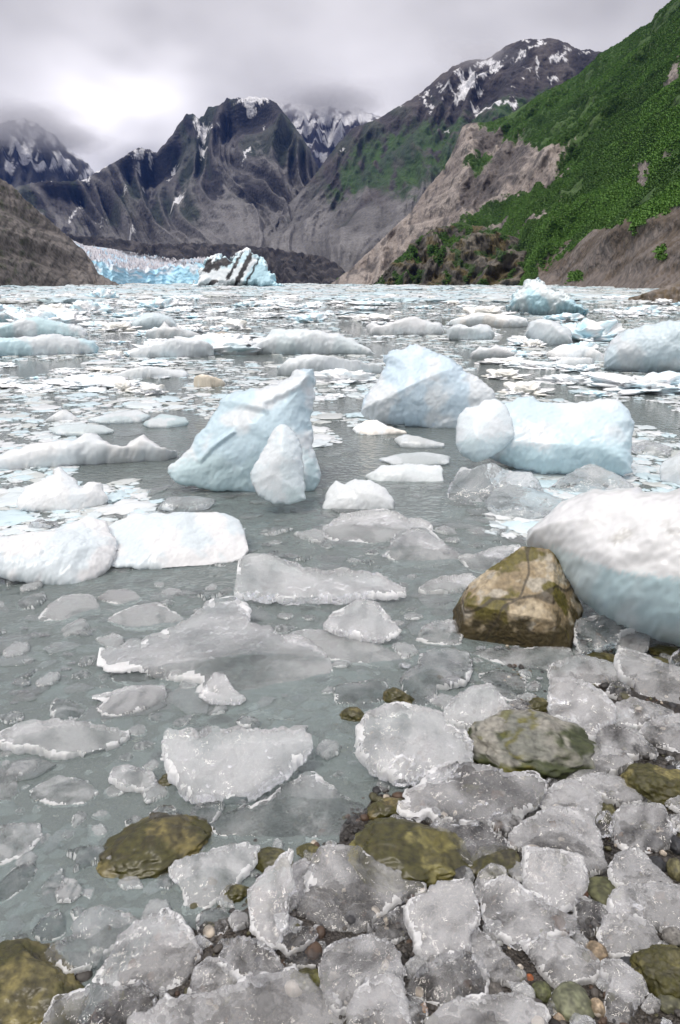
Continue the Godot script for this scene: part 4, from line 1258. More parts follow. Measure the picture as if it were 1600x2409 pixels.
func stones() -> void:
	# the angular boulder
	var p := ground_hit(1236, 1522)
	var tan1 := lin(0.50, 0.42, 0.29)
	var tan2 := lin(0.30, 0.235, 0.14)
	var olive := lin(0.14, 0.12, 0.025)
	var corners := [Vector3(0.005, 0.345, -0.20), Vector3(0.128, 0.345, -0.20), Vector3(-0.19, 0.19, -0.15), Vector3(-0.185, 0.155, 0.0), Vector3(0.017, 0.15, 0.035), Vector3(0.140, 0.145, 0.03), Vector3(0.265, 0.10, -0.20), Vector3(0.215, 0.03, 0.0), Vector3(-0.23, -0.06, -0.02), Vector3(0.21, -0.08, 0.0),
		Vector3(-0.255, 0.06, -0.14), Vector3(-0.17, -0.05, -0.42), Vector3(0.27, -0.05, -0.42), Vector3(0.03, 0.24, -0.40), Vector3(0.0, -0.10, -0.01), Vector3(0.16, 0.22, -0.36)]
	var heart := Vector3(0.01, 0.07, -0.18)
	var planes := []
	for i in corners.size():
		for j in range(i + 1, corners.size()):
			for k in range(j + 1, corners.size()):
				var n: Vector3 = (corners[j] - corners[i]).cross(corners[k] - corners[i]).normalized()
				if n.dot(corners[i] - heart) < 0:
					n = -n
				var d: float = n.dot(corners[i] - heart)
				if d > 0.02 and corners.all(func(v): return n.dot(v - heart) < d + 0.0005):
					planes.append(Plane(n, d / 0.6))
	var paint := func(q: Vector3, _d: Vector3) -> Color:
		var a := fractal.get_noise_3dv(q * 7.0)
		var c := tan1.lerp(tan2, smoothstep(-0.25, 0.25, a))
		c = c.lerp(lin(0.46, 0.42, 0.34), smoothstep(0.1, 0.35, fractal.get_noise_3dv(q * 11.0 + Vector3(9, 0, 0))))
		c = c.lerp(olive, smoothstep(0.02, 0.16, fractal.get_noise_3dv(q * 5.0 + Vector3(0, 70, 0)) - 0.04))
		var wet := smoothstep(0.03, -0.03, q.y - 0.045 + 0.12 * fractal.get_noise_3dv(q * 9.0))  # damp foot, its dark tone also painting in the shade under the overhang
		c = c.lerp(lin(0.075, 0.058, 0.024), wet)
		var crack := smoothstep(0.012, 0.004, absf(q.y - 0.12 - 0.18 * q.x + 0.04 * noise.get_noise_3dv(q * 8.0))) + smoothstep(0.01, 0.003, absf(q.x + 0.1 - 0.5 * q.y + 0.05 * noise.get_noise_3dv(q * 6.0 + Vector3(5, 5, 5))))
		c = c.lerp(lin(0.05, 0.04, 0.025), clampf(crack, 0, 1) * 0.8)
		var g := 1.0 + 0.2 * noise.get_noise_3dv(q * 50.0)
		return Color(c.r * g, c.g * g, c.b * g)
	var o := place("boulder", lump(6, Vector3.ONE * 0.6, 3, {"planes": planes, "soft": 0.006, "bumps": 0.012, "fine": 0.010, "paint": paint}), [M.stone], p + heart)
	o.rotation.y = -atan2(p.x, -p.z)
	tag(o, "big angular tan boulder streaked with olive moss in front of the stranded berg", "boulder")
	# others: crop, centre x, y, half width, half height in crop units, squash, base, moss share, level, material, name, label
	var grey := lin(0.24, 0.235, 0.19)
	var moss := lin(0.06, 0.056, 0.011)
	var list := [
		["F", 868, 1080, 275, 150, grey, lin(0.36, 0.35, 0.31), 0.30, 5, "stone", "boulder", "smooth oval grey-green boulder with a mossy end among the ice"],
		["G", 720, 335, 235, 105, lin(0.10, 0.085, 0.03), lin(0.18, 0.15, 0.05), 0.55, 5, "wet", "rock", "mossy brown rock carrying glassy ice bits in the shallows"],
		["H", 330, 390, 260, 120, lin(0.13, 0.115, 0.03), lin(0.2, 0.18, 0.06), 0.6, 5, "wet", "rock", "big olive mossy rock under the tip of the long clear plate"],
		["H", 220, 195, 92, 55, lin(0.13, 0.105, 0.035), lin(0.2, 0.16, 0.06), 0.5, 4, "wet", "rock", "small mossy rock breaking the water above the big olive one"],
		["G", 40, 1010, 300, 140, lin(0.12, 0.105, 0.04), lin(0.20, 0.17, 0.06), 0.55, 6, "wet", "boulder", "large mossy boulder awash in the shallows with ice bits on it"],
		["H", 1465, 60, 135, 110, lin(0.17, 0.15, 0.05), lin(0.23, 0.2, 0.08), 0.55, 5, "stone", "rock", "mossy green-brown rock among slabs near the oval boulder"],
		["H", 1540, 950, 145, 115, lin(0.12, 0.11, 0.04), lin(0.2, 0.18, 0.06), 0.55, 5, "stone", "rock", "olive mossy rock at the edge of the open gravel"],
		["H", 1235, 215, 42, 60, lin(0.13, 0.12, 0.04), lin(0.16, 0.15, 0.06), 0.5, 4, "wet", "rock", "small mossy rock wedged under the upright ice cube"],
		["F", 922, 892, 64, 50, lin(0.14, 0.13, 0.05), lin(0.2, 0.17, 0.08), 0.5, 4, "wet", "rock", "rounded olive rock in the puddle above the oval boulder"],
		["F", 1215, 685, 75, 40, lin(0.13, 0.11, 0.04), lin(0.17, 0.15, 0.06), 0.5, 4, "wet", "rock", "brown mossy rock under the slabs beside the angular boulder"],
		["F", 1435, 585, 28, 18, lin(0.1, 0.08, 0.05), lin(0.15, 0.12, 0.07), 0.2, 3, "wet", "rock", "small dark rock at the foot of the stranded berg"],
		["F", 1530, 650, 88, 36, lin(0.13, 0.12, 0.04), lin(0.19, 0.16, 0.06), 0.6, 4, "wet", "rock", "flat mossy rock below the blue foot of the stranded berg"],
		["F", 1465, 705, 68, 32, lin(0.15, 0.14, 0.06), lin(0.19, 0.17, 0.08), 0.45, 4, "wet", "rock", "pale olive rock half covered by the largest frosted slab"],
		["H", 720, 440, 115, 50, lin(0.06, 0.055, 0.025), lin(0.1, 0.09, 0.04), 0.5, 4, "wet", "rock", "dark mossy rock lying under the pointed clear slab"],
		["G", 1260, 430, 90, 60, lin(0.09, 0.085, 0.03), lin(0.12, 0.11, 0.05), 0.4, 4, "wet", "rock", "dull olive rock under water below the long clear plate"],
		["G", 1430, 395, 60, 24, lin(0.13, 0.12, 0.035), lin(0.17, 0.15, 0.05), 0.5, 4, "wet", "rock", "flat olive rock beside the tip of the jagged upright shard"],
		["G", 1430, 990, 80, 60, lin(0.10, 0.10, 0.02), lin(0.14, 0.13, 0.03), 0.6, 4, "wet", "rock", "bright mossy rock between the bottom slabs"],
		["G", 1090, 580, 60, 45, lin(0.11, 0.10, 0.03), lin(0.15, 0.14, 0.05), 0.5, 4, "wet", "rock", "mossy rock peeping from under the sugar-white slab"],
		["G", 780, 60, 45, 40, lin(0.12, 0.11, 0.05), lin(0.17, 0.14, 0.07), 0.4, 4, "wet", "rock", "pale brown rock under water beside the boat-shaped slab"],
		["F", 60, 935, 60, 45, lin(0.14, 0.12, 0.04), lin(0.18, 0.15, 0.06), 0.55, 4, "wet", "rock", "yellow-mossed rock awash left of the milky thick slab"],
		["F", 270, 850, 70, 60, lin(0.12, 0.105, 0.04), lin(0.17, 0.14, 0.06), 0.5, 4, "wet", "rock", "drowned mossy rock between clear plates"],
	]
	var sd := 40
	for e in list:
		sd += 1
		var c: Vector2 = CROPS[e[0]] + Vector2(e[1], e[2]) / 1.96
		var q := ground_hit(c.x, c.y + e[4] / 1.96 * 0.45)
		var per := (q - eye).length() / focal / 1.96
		var rx: float = e[3] * per
		var ry: float = e[4] * per * 0.85
		var m := lump(e[8], Vector3(rx, ry, maxf(rx * 0.75, ry)), sd, {"cuts": 6, "near": 0.7 if sd > 41 else 0.97, "bumps": 0.10, "fine": 0.012, "soft": 0.16 if sd > 41 else 0.4, "paint": stone_paint(e[5], e[6], moss, e[7], 1.3 / rx) if sd > 41 else oval_paint(rx, ry)})
		var b := place(e[10], m, [M[e[9]]], q + Vector3(0, ry * (0.45 if sd == 41 else -0.2 if sd == 42 or sd == 45 else 0.1), 0))
		b.rotation.y = (sd * 0.7) if sd > 41 else 0.0
		b.rotation.y = fmod(b.rotation.y, 0.7) - 0.35
		tag(b, e[11], "rock")

# ------------------------------------------------------------------ ice along the shore

func shore_ice() -> void:
	# name, label, crop, tilt, front, back (cm), frost share, outline
	var list := [
		["ice_floe", "smooth humped white floe at the left edge of the shallows", "E", 30, 9, 10, 9, [-80, 150, 0, 140, 60, 150, 130, 128, 240, 125, 330, 80, 430, 50, 480, 65, 490, 110, 523, 150, 515, 212, 480, 272, 400, 322, 340, 344, 200, 327, 100, 312, 0, 292, -80, 280]],
		["ice_floe", "oblong rough white floe beside the smooth humped one", "E", 24, 7, 7, 9, [503, 92, 560, 55, 640, 30, 760, 35, 900, 30, 1030, 35, 1092, 60, 1112, 100, 1132, 182, 1100, 217, 950, 252, 800, 264, 700, 260, 600, 252, 508, 242, 522, 160]],
		["ice_floe", "white floe with a broken ledge and a trailing icy tail", "E", 22, 6, 5, 0.75, [1093, 383, 1100, 310, 1120, 240, 1140, 213, 1200, 224, 1290, 244, 1360, 270, 1420, 290, 1500, 310, 1568, 290, 1620, 300, 1690, 305, 1750, 320, 1862, 370, 1780, 387, 1650, 382, 1568, 407, 1450, 417, 1300, 407, 1180, 402]],
		["ice_slab", "cracked pale slab lying just under the water", "E", 6, 2, 4, 0.9, [180, 500, 230, 440, 290, 400, 350, 390, 420, 395, 460, 450, 450, 490, 330, 520, 200, 520]],
		["ice_slab", "small oval pale slab beside the cracked one", "E", 6, 2, 3, 0.95, [450, 410, 500, 375, 580, 368, 625, 385, 655, 420, 620, 440, 540, 445]],
		["ice_slab", "drowned white slab with a pointed end", "E", 5, 2, 3, 0.9, [500, 510, 540, 480, 620, 445, 720, 430, 790, 470, 865, 515, 830, 540, 720, 555, 600, 560]],
		["ice_slab", "huge clear grey sheet with a raised rim, in the shallows", "E", 9, 4, 3, 0.55, [660, 625, 720, 590, 820, 555, 880, 510, 990, 440, 1060, 425, 1110, 450, 1140, 520, 1130, 545, 1230, 560, 1300, 600, 1400, 610, 1450, 650, 1500, 700, 1525, 750, 1500, 830, 1520, 880, 1552, 912, 1520, 952, 1470, 977, 1330, 992, 1250, 980, 1180, 940, 1100, 900, 1040, 870, 960, 880, 940, 800, 880, 780, 760, 750, 700, 730, 600, 725, 500, 715, 465, 680, 480, 655, 560, 640, 610, 610, 650, 630]],
		["ice_block", "curled upturned lip of ice on the huge clear sheet", "E", 25, 3, 2, 0.8, [920, 855, 960, 800, 990, 755, 1030, 760, 1070, 830, 1130, 870, 1100, 895, 1020, 890, 960, 882]],
		["ice_slab", "white crusted slab fringed with glassy crystals in grey water", "E", 7, 2, 2, 0.85, [430, 860, 480, 850, 600, 820, 750, 815, 765, 850, 740, 885, 640, 930, 560, 950, 480, 945, 455, 915, 490, 880]],
		["ice_slab", "thin clear sheet behind the crystal-fringed slab", "E", 5, 1.2, 1.5, 0.25, [505, 752, 640, 733, 763, 748, 766, 815, 600, 812, 530, 790]],
		["ice_slab", "long melting slab with a bright wet crest near the left edge", "E", 9, 3, 4, 0.8, [0, 1040, 90, 990, 200, 980, 310, 985, 480, 1010, 585, 1035, 540, 1080, 430, 1120, 260, 1130, 150, 1100, 50, 1090, -30, 1065]],
		["ice_slab", "thick boat-shaped white slab with a pointed bow", "E", 20, 6, 5, 0.85, [757, 1092, 775, 1050, 850, 1050, 930, 1060, 970, 1040, 1100, 1040, 1300, 1035, 1400, 1028, 1427, 1045, 1400, 1130, 1350, 1180, 1290, 1228, 1190, 1288, 1130, 1328, 1080, 1328, 900, 1318, 830, 1268, 790, 1180]],
		["ice_chunk", "small bubble-shaped ice chunk under the huge sheet", "E", 12, 2, 2, 0.5, [1090, 975, 1120, 950, 1190, 970, 1197, 995, 1120, 1003]],
		["ice_chunk", "little flat white ice sliver off the huge sheet's corner", "E", 8, 1.2, 1, 0.9, [1328, 1012, 1360, 995, 1422, 995, 1400, 1022, 1340, 1032]],
		["ice_slab", "rounded pale slab between the huge sheet and the boulder", "F", 18, 5, 4, 0.8, [-72, 542, -40, 490, 40, 450, 100, 421, 160, 440, 210, 490, 273, 552, 250, 582, 180, 602, 80, 592, 0, 572]],
		["ice_slab", "long pale drowned slab behind the huge sheet", "E", 4, 2, 3, 0.75, [1290, 590, 1400, 562, 1500, 565, 1640, 590, 1740, 640, 1900, 690, 1820, 730, 1620, 710, 1500, 680, 1420, 640]],
		["ice_slab", "triangular grey slab with wet beads on its face", "F", 14, 4, 3, 0.7, [203, 222, 240, 170, 250, 130, 300, 95, 360, 84, 420, 105, 470, 150, 552, 212, 540, 237, 450, 272, 370, 283, 280, 262]],
		["ice_slab", "broad bluish slab behind the triangular one", "F", 15, 5, 5, 0.9, [-72, 92, 0, 40, 100, 20, 230, 15, 300, 50, 400, 60, 422, 90, 330, 97, 250, 132, 140, 162, 0, 162, -62, 132]],
		["ice_slab", "glassy slab wedged behind the left side of the angular boulder", "F", 12, 3, 3, 0.6, [548, 217, 640, 210, 700, 180, 832, 165, 800, 200, 740, 262, 660, 302, 600, 282]],
		["ice_slab", "wedge-shaped smooth pale slab left of the angular boulder", "F", 14, 4, 3, 0.9, [363, 377, 400, 345, 500, 320, 600, 301, 630, 325, 610, 357, 500, 387, 390, 394]],
		["ice_slab", "crystal-edged slab touching the boulder's left foot", "F", 8, 3, 2, 0.6, [353, 602, 380, 550, 440, 520, 540, 515, 562, 540, 556, 622, 470, 627, 400, 617]],
		["ice_slab", "lumpy clear slab with two bright ice knobs on it", "F", 8, 4, 3, 0.35, [288, 792, 310, 760, 370, 740, 380, 680, 430, 650, 520, 645, 590, 660, 602, 720, 570, 800, 520, 812, 440, 822, 430, 872, 390, 913, 340, 892, 310, 852]],
		["ice_slab", "long flat slab lying at the front foot of the boulder", "F", 6, 3, 2, 0.75, [600, 662, 720, 645, 850, 655, 930, 650, 1050, 648, 1073, 690, 980, 753, 860, 738, 740, 713]],
		["ice_slab", "shield-shaped frosted slab leaning behind the oval boulder", "F", 22, 4, 3, 0.85, [478, 942, 530, 870, 610, 823, 690, 818, 730, 850, 770, 910, 832, 950, 790, 972, 690, 992, 640, 1022, 560, 992, 470, 977]],
		["ice_chunk", "bubbly clear chunk at the tip of the shield-shaped slab", "F", 14, 3, 2, 0.4, [758, 907, 820, 884, 880, 904, 888, 932, 850, 952, 790, 932]],
		["ice_slab", "big thick milky slab with a rounded clear left edge", "F", 22, 7, 6, 0.8, [83, 1012, 130, 960, 220, 928, 300, 923, 380, 928, 460, 950, 480, 1000, 580, 1040, 602, 1090, 602, 1150, 570, 1195, 500, 1235, 400, 1245, 280, 1250, 180, 1205, 100, 1135, 83, 1060]],
		["ice_slab", "ridged glassy slab resting on the boulder's right corner", "F", 32, 4, 3, 0.4, [1083, 542, 1100, 508, 1180, 498, 1290, 488, 1340, 520, 1367, 550, 1300, 572, 1267, 622, 1180, 652, 1110, 673, 1088, 620]],
		["ice_slab", "small frosted slab next to the ridged glassy one", "F", 20, 3, 2, 0.75, [1268, 602, 1300, 573, 1400, 558, 1427, 590, 1417, 642, 1380, 682, 1320, 662, 1270, 632]],
		["ice_slab", "flat grey slab on the shore beneath the ridged one", "F", 12, 4, 3, 0.75, [963, 767, 980, 720, 1080, 679, 1180, 689, 1280, 719, 1302, 752, 1260, 792, 1200, 827, 1120, 812, 1040, 792, 970, 802]],
		["ice_slab", "tall milky slab standing above the oval boulder's right end", "F", 26, 5, 4, 0.9, [968, 832, 985, 783, 1060, 779, 1130, 799, 1220, 859, 1267, 920, 1262, 972, 1190, 1012, 1170, 1052, 1130, 1063, 1080, 992, 970, 962]],
		["ice_slab", "largest frosted slab sprawled across the right-hand shore", "F", 16, 5, 4, 0.8, [1273, 692, 1300, 638, 1400, 679, 1500, 734, 1568, 759, 1680, 800, 1700, 920, 1568, 938, 1500, 922, 1450, 892, 1380, 872, 1358, 812, 1298, 772]],
		["ice_chunk", "small glassy chunk in the hollow under the frosted slabs", "F", 10, 3, 2, 0.35, [1223, 852, 1250, 800, 1290, 794, 1332, 830, 1342, 872, 1280, 877]],
		["ice_slab", "streaked slab beneath the largest frosted slab", "F", 12, 4, 3, 0.7, [1253, 972, 1270, 900, 1350, 884, 1450, 899, 1532, 930, 1520, 962, 1420, 982, 1400, 1012, 1300, 992]],
		["ice_slab", "white-veined slab at the right edge below the streaked one", "F", 14, 4, 3, 0.75, [1378, 1032, 1420, 980, 1530, 958, 1600, 950, 1700, 1000, 1700, 1160, 1568, 1152, 1500, 1112, 1430, 1082]],
		["ice_slab", "crumpled glassy slab right of the oval boulder", "F", 16, 4, 3, 0.55, [1173, 1062, 1200, 1003, 1270, 998, 1360, 1019, 1400, 1069, 1458, 1120, 1450, 1152, 1380, 1142, 1350, 1162, 1290, 1162, 1190, 1132]],
		["ice_chunk", "glass-clear rounded chunk at the right edge by mossy rocks", "F", 20, 4, 3, 0.1, [1515, 692, 1568, 653, 1680, 660, 1680, 772, 1560, 752]],
		["ice_slab", "low milky slab between mossy rocks under the stranded berg", "F", 8, 2, 2, 0.9, [1408, 642, 1450, 589, 1568, 588, 1680, 620, 1560, 622, 1480, 642]],
		["ice_slab", "thick drowned glass-grey plate in the puddled shallows", "F", 4, 3, 3, 0.3, [-20, 822, 60, 808, 200, 788, 222, 830, 200, 882, 120, 902, -20, 902]],
		["ice_slab", "drowned clear plate beside the rounded olive rock", "F", 4, 2, 2, 0.35, [640, 760, 740, 740, 850, 780, 857, 820, 850, 882, 780, 892, 740, 880]],
		["ice_slab", "long glittering crystal slab below the oval boulder", "H", 20, 5, 3, 0.55, [303, 137, 380, 100, 390, 68, 450, 38, 560, 18, 680, 28, 770, 60, 880, 48, 922, 65, 940, 102, 900, 182, 820, 227, 760, 222, 680, 247, 670, 271, 560, 267, 480, 252, 390, 222, 350, 242, 290, 222, 273, 185, 320, 175]],
		["ice_slab", "pointed clear slab with white ripple lines, lying on dark gravel", "H", 14, 3.5, 2, 0.4, [418, 292, 440, 260, 560, 268, 640, 268, 700, 308, 770, 358, 778, 382, 720, 422, 650, 463, 600, 475, 550, 432, 480, 362]],
		["ice_slab", "small grey slab tucked behind the pointed clear one", "H", 10, 3, 2, 0.65, [678, 272, 700, 233, 800, 233, 848, 265, 800, 292, 770, 322, 720, 312]],
		["ice_chunk", "little clear chunk at the end of the glittering slab", "H", 10, 2, 2, 0.3, [938, 87, 980, 58, 1030, 73, 1032, 107, 970, 114]],
		["ice_slab", "wide frosted slab leaning toward the mossy green rock", "H", 16, 4, 3, 0.8, [1038, 62, 1050, 8, 1100, -62, 1200, -72, 1300, -42, 1348, 10, 1250, 52, 1150, 62, 1080, 82]],
		["ice_slab", "wing-shaped slab below the mossy green rock", "H", 12, 3.5, 2, 0.75, [1078, 82, 1200, 48, 1300, 68, 1360, 108, 1393, 170, 1370, 203, 1300, 192, 1200, 152, 1120, 97]],
		["ice_slab", "frosted slab overlapped by the wing-shaped one", "H", 12, 4, 3, 0.8, [903, 172, 940, 140, 1000, 98, 1080, 83, 1140, 98, 1202, 150, 1202, 242, 1150, 283, 1060, 242, 960, 212]],
		["ice_slab", "broad veined slab at the middle of the gravel shore", "H", 12, 4, 3, 0.7, [778, 382, 785, 328, 830, 288, 920, 238, 1000, 208, 1080, 218, 1160, 258, 1192, 330, 1202, 440, 1222, 482, 1140, 518, 1080, 482, 1000, 402, 850, 397]],
		["ice_slab", "milky smooth slab hanging down from the veined one", "H", 20, 5, 3, 0.95, [848, 402, 1000, 398, 1110, 418, 1142, 510, 1132, 562, 1100, 602, 1060, 662, 1020, 683, 920, 642, 860, 592, 848, 500]],
		["ice_chunk", "upright glassy ice cube with a white top", "H", 40, 3, 2, 0.3, [1168, 282, 1185, 223, 1240, 213, 1260, 260, 1257, 322, 1200, 333]],
		["ice_slab", "wrinkled clear-grey slab beside the glassy cube", "H", 12, 4, 3, 0.6, [1258, 252, 1300, 198, 1400, 188, 1490, 198, 1502, 250, 1538, 300, 1520, 372, 1450, 402, 1380, 428, 1310, 402, 1248, 322]],
		["ice_slab", "thin rippled slab at the right edge above dark pebbles", "H", 10, 3, 2, 0.7, [1498, 182, 1568, 128, 1680, 150, 1700, 240, 1568, 222]],
		["ice_slab", "narrow glassy slab under the thin rippled one", "H", 10, 2.5, 2, 0.45, [1508, 242, 1580, 250, 1680, 280, 1680, 350, 1540, 292]],
		["ice_slab", "leaf-shaped frosted slab with a tapering tip", "H", 14, 4, 2, 0.75, [1238, 502, 1270, 428, 1350, 398, 1400, 428, 1450, 478, 1530, 548, 1543, 572, 1450, 568, 1350, 578, 1270, 562]],
		["ice_slab", "large pale grey slab at the right edge over pebbles", "H", 12, 4, 3, 0.8, [1238, 642, 1260, 608, 1350, 568, 1480, 568, 1568, 568, 1700, 600, 1700, 770, 1568, 773, 1440, 748, 1300, 702, 1250, 682]],
		["ice_slab", "five-sided frosted slab below the large pale grey one", "H", 14, 4, 2, 0.8, [1188, 792, 1220, 708, 1300, 703, 1400, 718, 1440, 748, 1478, 830, 1420, 892, 1340, 905, 1260, 892, 1220, 852]],
		["ice_chunk", "glassy chunk with a beige pebble showing through", "H", 14, 3, 2, 0.25, [1073, 652, 1120, 613, 1180, 638, 1243, 660, 1232, 720, 1190, 772, 1130, 798, 1090, 782, 1083, 700]],
		["ice_slab", "scalloped clear-edged slab with a rounded keel", "H", 18, 4.5, 3, 0.65, [658, 642, 680, 558, 740, 533, 800, 558, 850, 598, 920, 638, 1010, 688, 1080, 708, 1088, 757, 1000, 793, 880, 823, 820, 835, 750, 797, 680, 742]],
		["ice_chunk", "bean-shaped frosted chunk behind the scalloped slab", "H", 18, 3, 2, 0.75, [613, 592, 640, 508, 700, 463, 760, 488, 773, 527, 700, 543, 670, 582, 655, 638]],
		["ice_slab", "upright cloudy slab like a torn hand, near the bottom", "H", 22, 4, 3, 0.85, [298, 692, 320, 638, 400, 598, 450, 548, 530, 538, 600, 538, 622, 620, 641, 700, 602, 762, 587, 842, 520, 903, 420, 923, 358, 862, 328, 762]],
		["ice_slab", "triangular frosted shard pointing at an orange pebble", "H", 12, 3.5, 2, 0.75, [588, 812, 620, 747, 670, 788, 730, 858, 800, 938, 858, 987, 830, 1018, 740, 1023, 670, 1012, 618, 902]],
		["ice_slab", "dark glassy slab with a bright wavy lower edge", "H", 14, 4, 2, 0.4, [293, 1052, 370, 958, 450, 908, 560, 878, 640, 898, 678, 970, 672, 1102, 560, 1113, 470, 1133, 380, 1092]],
		["ice_slab", "kite-shaped frosted slab alone on the open gravel", "H", 14, 4, 2, 0.8, [848, 842, 940, 803, 1040, 808, 1090, 838, 1140, 868, 1200, 928, 1223, 977, 1150, 1003, 1080, 1023, 1010, 1048, 958, 1002, 898, 902]],
		["ice_slab", "boot-shaped frosted slab beside the tan pebble", "H", 14, 3.5, 2, 0.75, [1203, 962, 1215, 913, 1290, 918, 1340, 958, 1400, 998, 1413, 1040, 1362, 1102, 1332, 1182, 1310, 1250, 1218, 1250, 1230, 1080, 1250, 1000]],
		["ice_slab", "rough white slab cut by the bottom edge, on gravel", "H", 10, 4, 2, 0.85, [400, 1200, 480, 1128, 560, 1088, 700, 1093, 840, 1083, 942, 1118, 952, 1194, 960, 1330, 400, 1330]],
		["ice_chunk", "small frosted chunk near the olive edge rock", "H", 12, 2.5, 2, 0.75, [1388, 1112, 1430, 1063, 1482, 1090, 1472, 1132, 1420, 1143]],
		["ice_slab", "small dim glass slab under the big mottled one", "H", 8, 2.5, 2, 0.3, [108, 802, 170, 738, 250, 678, 332, 638, 312, 700, 317, 772, 260, 832, 190, 832, 130, 817]],
		["ice_slab", "bubble-edged grey slab overhanging the bright mossy rock", "H", 14, 4, 3, 0.6, [0, 828, 110, 798, 230, 828, 262, 870, 293, 950, 272, 1002, 283, 1082, 200, 1002, 100, 1012, 40, 1132, 0, 1155, -60, 1102, -92, 950, -60, 858]],
		["ice_slab", "rough pale slab at the bottom below the bubble-edged one", "H", 12, 4, 2, 0.8, [38, 1132, 80, 1048, 150, 998, 230, 978, 282, 998, 303, 1092, 323, 1194, 325, 1330, 40, 1330]],
		["ice_slab", "big mottled slab with a long sawtooth white rim", "H", 16, 4.5, 3, 0.65, [-200, 692, -160, 600, -140, 500, -110, 438, -50, 376, 0, 408, 80, 408, 180, 468, 300, 518, 380, 568, 388, 602, 330, 608, 250, 652, 200, 692, 100, 772, 0, 788, -80, 762, -170, 722]],
		["ice_slab", "long thin clear plate with a smooth curved front edge", "G", 9, 2.2, 1.6, 0.3, [948, 292, 1000, 268, 1150, 208, 1230, 183, 1290, 138, 1350, 88, 1420, 53, 1480, 78, 1568, 163, 1700, 228, 1800, 278, 1814, 302, 1740, 327, 1568, 350, 1400, 361, 1250, 352, 1100, 327]],
		["ice_chunk", "clear wedge touching the left tip of the long plate", "G", 10, 2, 1.5, 0.2, [873, 232, 910, 183, 1032, 178, 1017, 220, 960, 292, 930, 287]],
		["ice_chunk", "smooth drop-shaped ice bit resting on the mossy brown rock", "G", 8, 1.5, 1, 0.4, [578, 262, 620, 235, 700, 258, 702, 307, 620, 302, 583, 282]],
		["ice_chunk", "sparkling glassy ice lump resting on the mossy brown rock", "G", 16, 3, 2, 0.1, [693, 232, 740, 193, 800, 193, 820, 238, 893, 268, 882, 312, 800, 378, 740, 357, 698, 292]],
		["ice_slab", "dull speckled grey slab against the mossy brown rock", "G", 10, 2.5, 2, 0.5, [493, 432, 540, 378, 610, 348, 672, 400, 718, 467, 690, 508, 600, 483, 518, 462]],
		["ice_slab", "grainy sugar-white slab with a feathery left edge", "G", 14, 3.5, 2, 0.75, [783, 482, 830, 448, 900, 428, 1000, 398, 1090, 368, 1188, 378, 1182, 442, 1130, 512, 1060, 583, 970, 663, 900, 698, 850, 692, 860, 600, 828, 540]],
		["ice_slab", "jagged white upright shard with a feathered edge", "G", 24, 3.5, 2.5, 0.9, [1148, 592, 1200, 528, 1270, 458, 1343, 392, 1333, 460, 1342, 560, 1322, 620, 1322, 722, 1272, 843, 1220, 823, 1168, 762, 1158, 680]],
		["ice_slab", "narrow knobbly slab between the jagged shard and the mottled slab", "G", 16, 3, 2, 0.75, [1338, 562, 1350, 468, 1400, 438, 1453, 480, 1422, 562, 1392, 622, 1340, 693, 1308, 642]],
		["ice_chunk", "round glassy chunk with a dark middle", "G", 14, 3, 2, 0.2, [1278, 832, 1300, 788, 1380, 758, 1440, 748, 1463, 790, 1402, 852, 1330, 883]],
		["ice_chunk", "flat glassy chunk over a rust-coloured pebble", "G", 8, 2, 1.2, 0.15, [1308, 912, 1350, 878, 1440, 868, 1503, 880, 1482, 922, 1400, 943]],
		["ice_chunk", "teardrop of clear ice on the large mossy boulder", "G", 12, 2.5, 1.5, 0.1, [148, 772, 200, 708, 270, 668, 287, 710, 303, 782, 260, 813, 180, 813]],
		["ice_chunk", "tiny clear ice bit on the large mossy boulder", "G", 8, 1.5, 1, 0.1, [58, 802, 120, 778, 138, 822, 80, 833]],
		["ice_slab", "clear round-nosed slab projecting over the mossy boulder", "G", 16, 4.5, 3, 0.5, [218, 882, 250, 838, 340, 798, 350, 728, 420, 678, 470, 658, 550, 688, 642, 718, 643, 762, 560, 812, 512, 882, 450, 943, 320, 983, 258, 932]],
		["ice_slab", "big frosted fan-shaped slab with white edges", "G", 16, 4.5, 3, 0.75, [433, 1012, 460, 958, 520, 878, 560, 798, 650, 738, 760, 688, 830, 708, 872, 770, 923, 870, 902, 932, 880, 992, 800, 1043, 720, 1063, 600, 1032, 520, 1053]],
		["ice_chunk", "clear greenish chunk over a mossy stone", "G", 10, 2.5, 2, 0.2, [908, 702, 960, 668, 1040, 668, 1063, 720, 1032, 783, 960, 803, 913, 772]],
		["ice_chunk", "white bubbly chunk beside the jagged shard's foot", "G", 12, 2.5, 2, 0.85, [1053, 712, 1090, 668, 1140, 688, 1153, 742, 1080, 768]],
		["ice_slab", "smoky glass slab leaning above the bottom heap", "G", 18, 4, 3, 0.5, [1003, 912, 1040, 848, 1100, 798, 1180, 818, 1250, 858, 1303, 932, 1272, 983, 1190, 1023, 1120, 1012, 1058, 962]],
		["ice_slab", "frosted slab with a clear rounded cap in the bottom heap", "G", 14, 4, 3, 0.75, [868, 1072, 900, 958, 960, 908, 1030, 908, 1080, 958, 1103, 1002, 1062, 1063, 960, 1083]],
		["ice_slab", "wide rough slab spread along the bottom edge", "G", 12, 4.5, 3, 0.8, [600, 1200, 760, 1110, 880, 1098, 1050, 1058, 1150, 1008, 1250, 988, 1330, 958, 1400, 998, 1462, 1070, 1522, 1110, 1600, 1194, 1600, 1330, 600, 1330]],
		["ice_slab", "dark clear slab with a ragged top at the bottom left", "G", 14, 4, 3, 0.4, [200, 1194, 250, 1098, 350, 1058, 430, 1028, 560, 1038, 660, 1018, 718, 1100, 640, 1163, 560, 1197, 540, 1330, 180, 1330]],
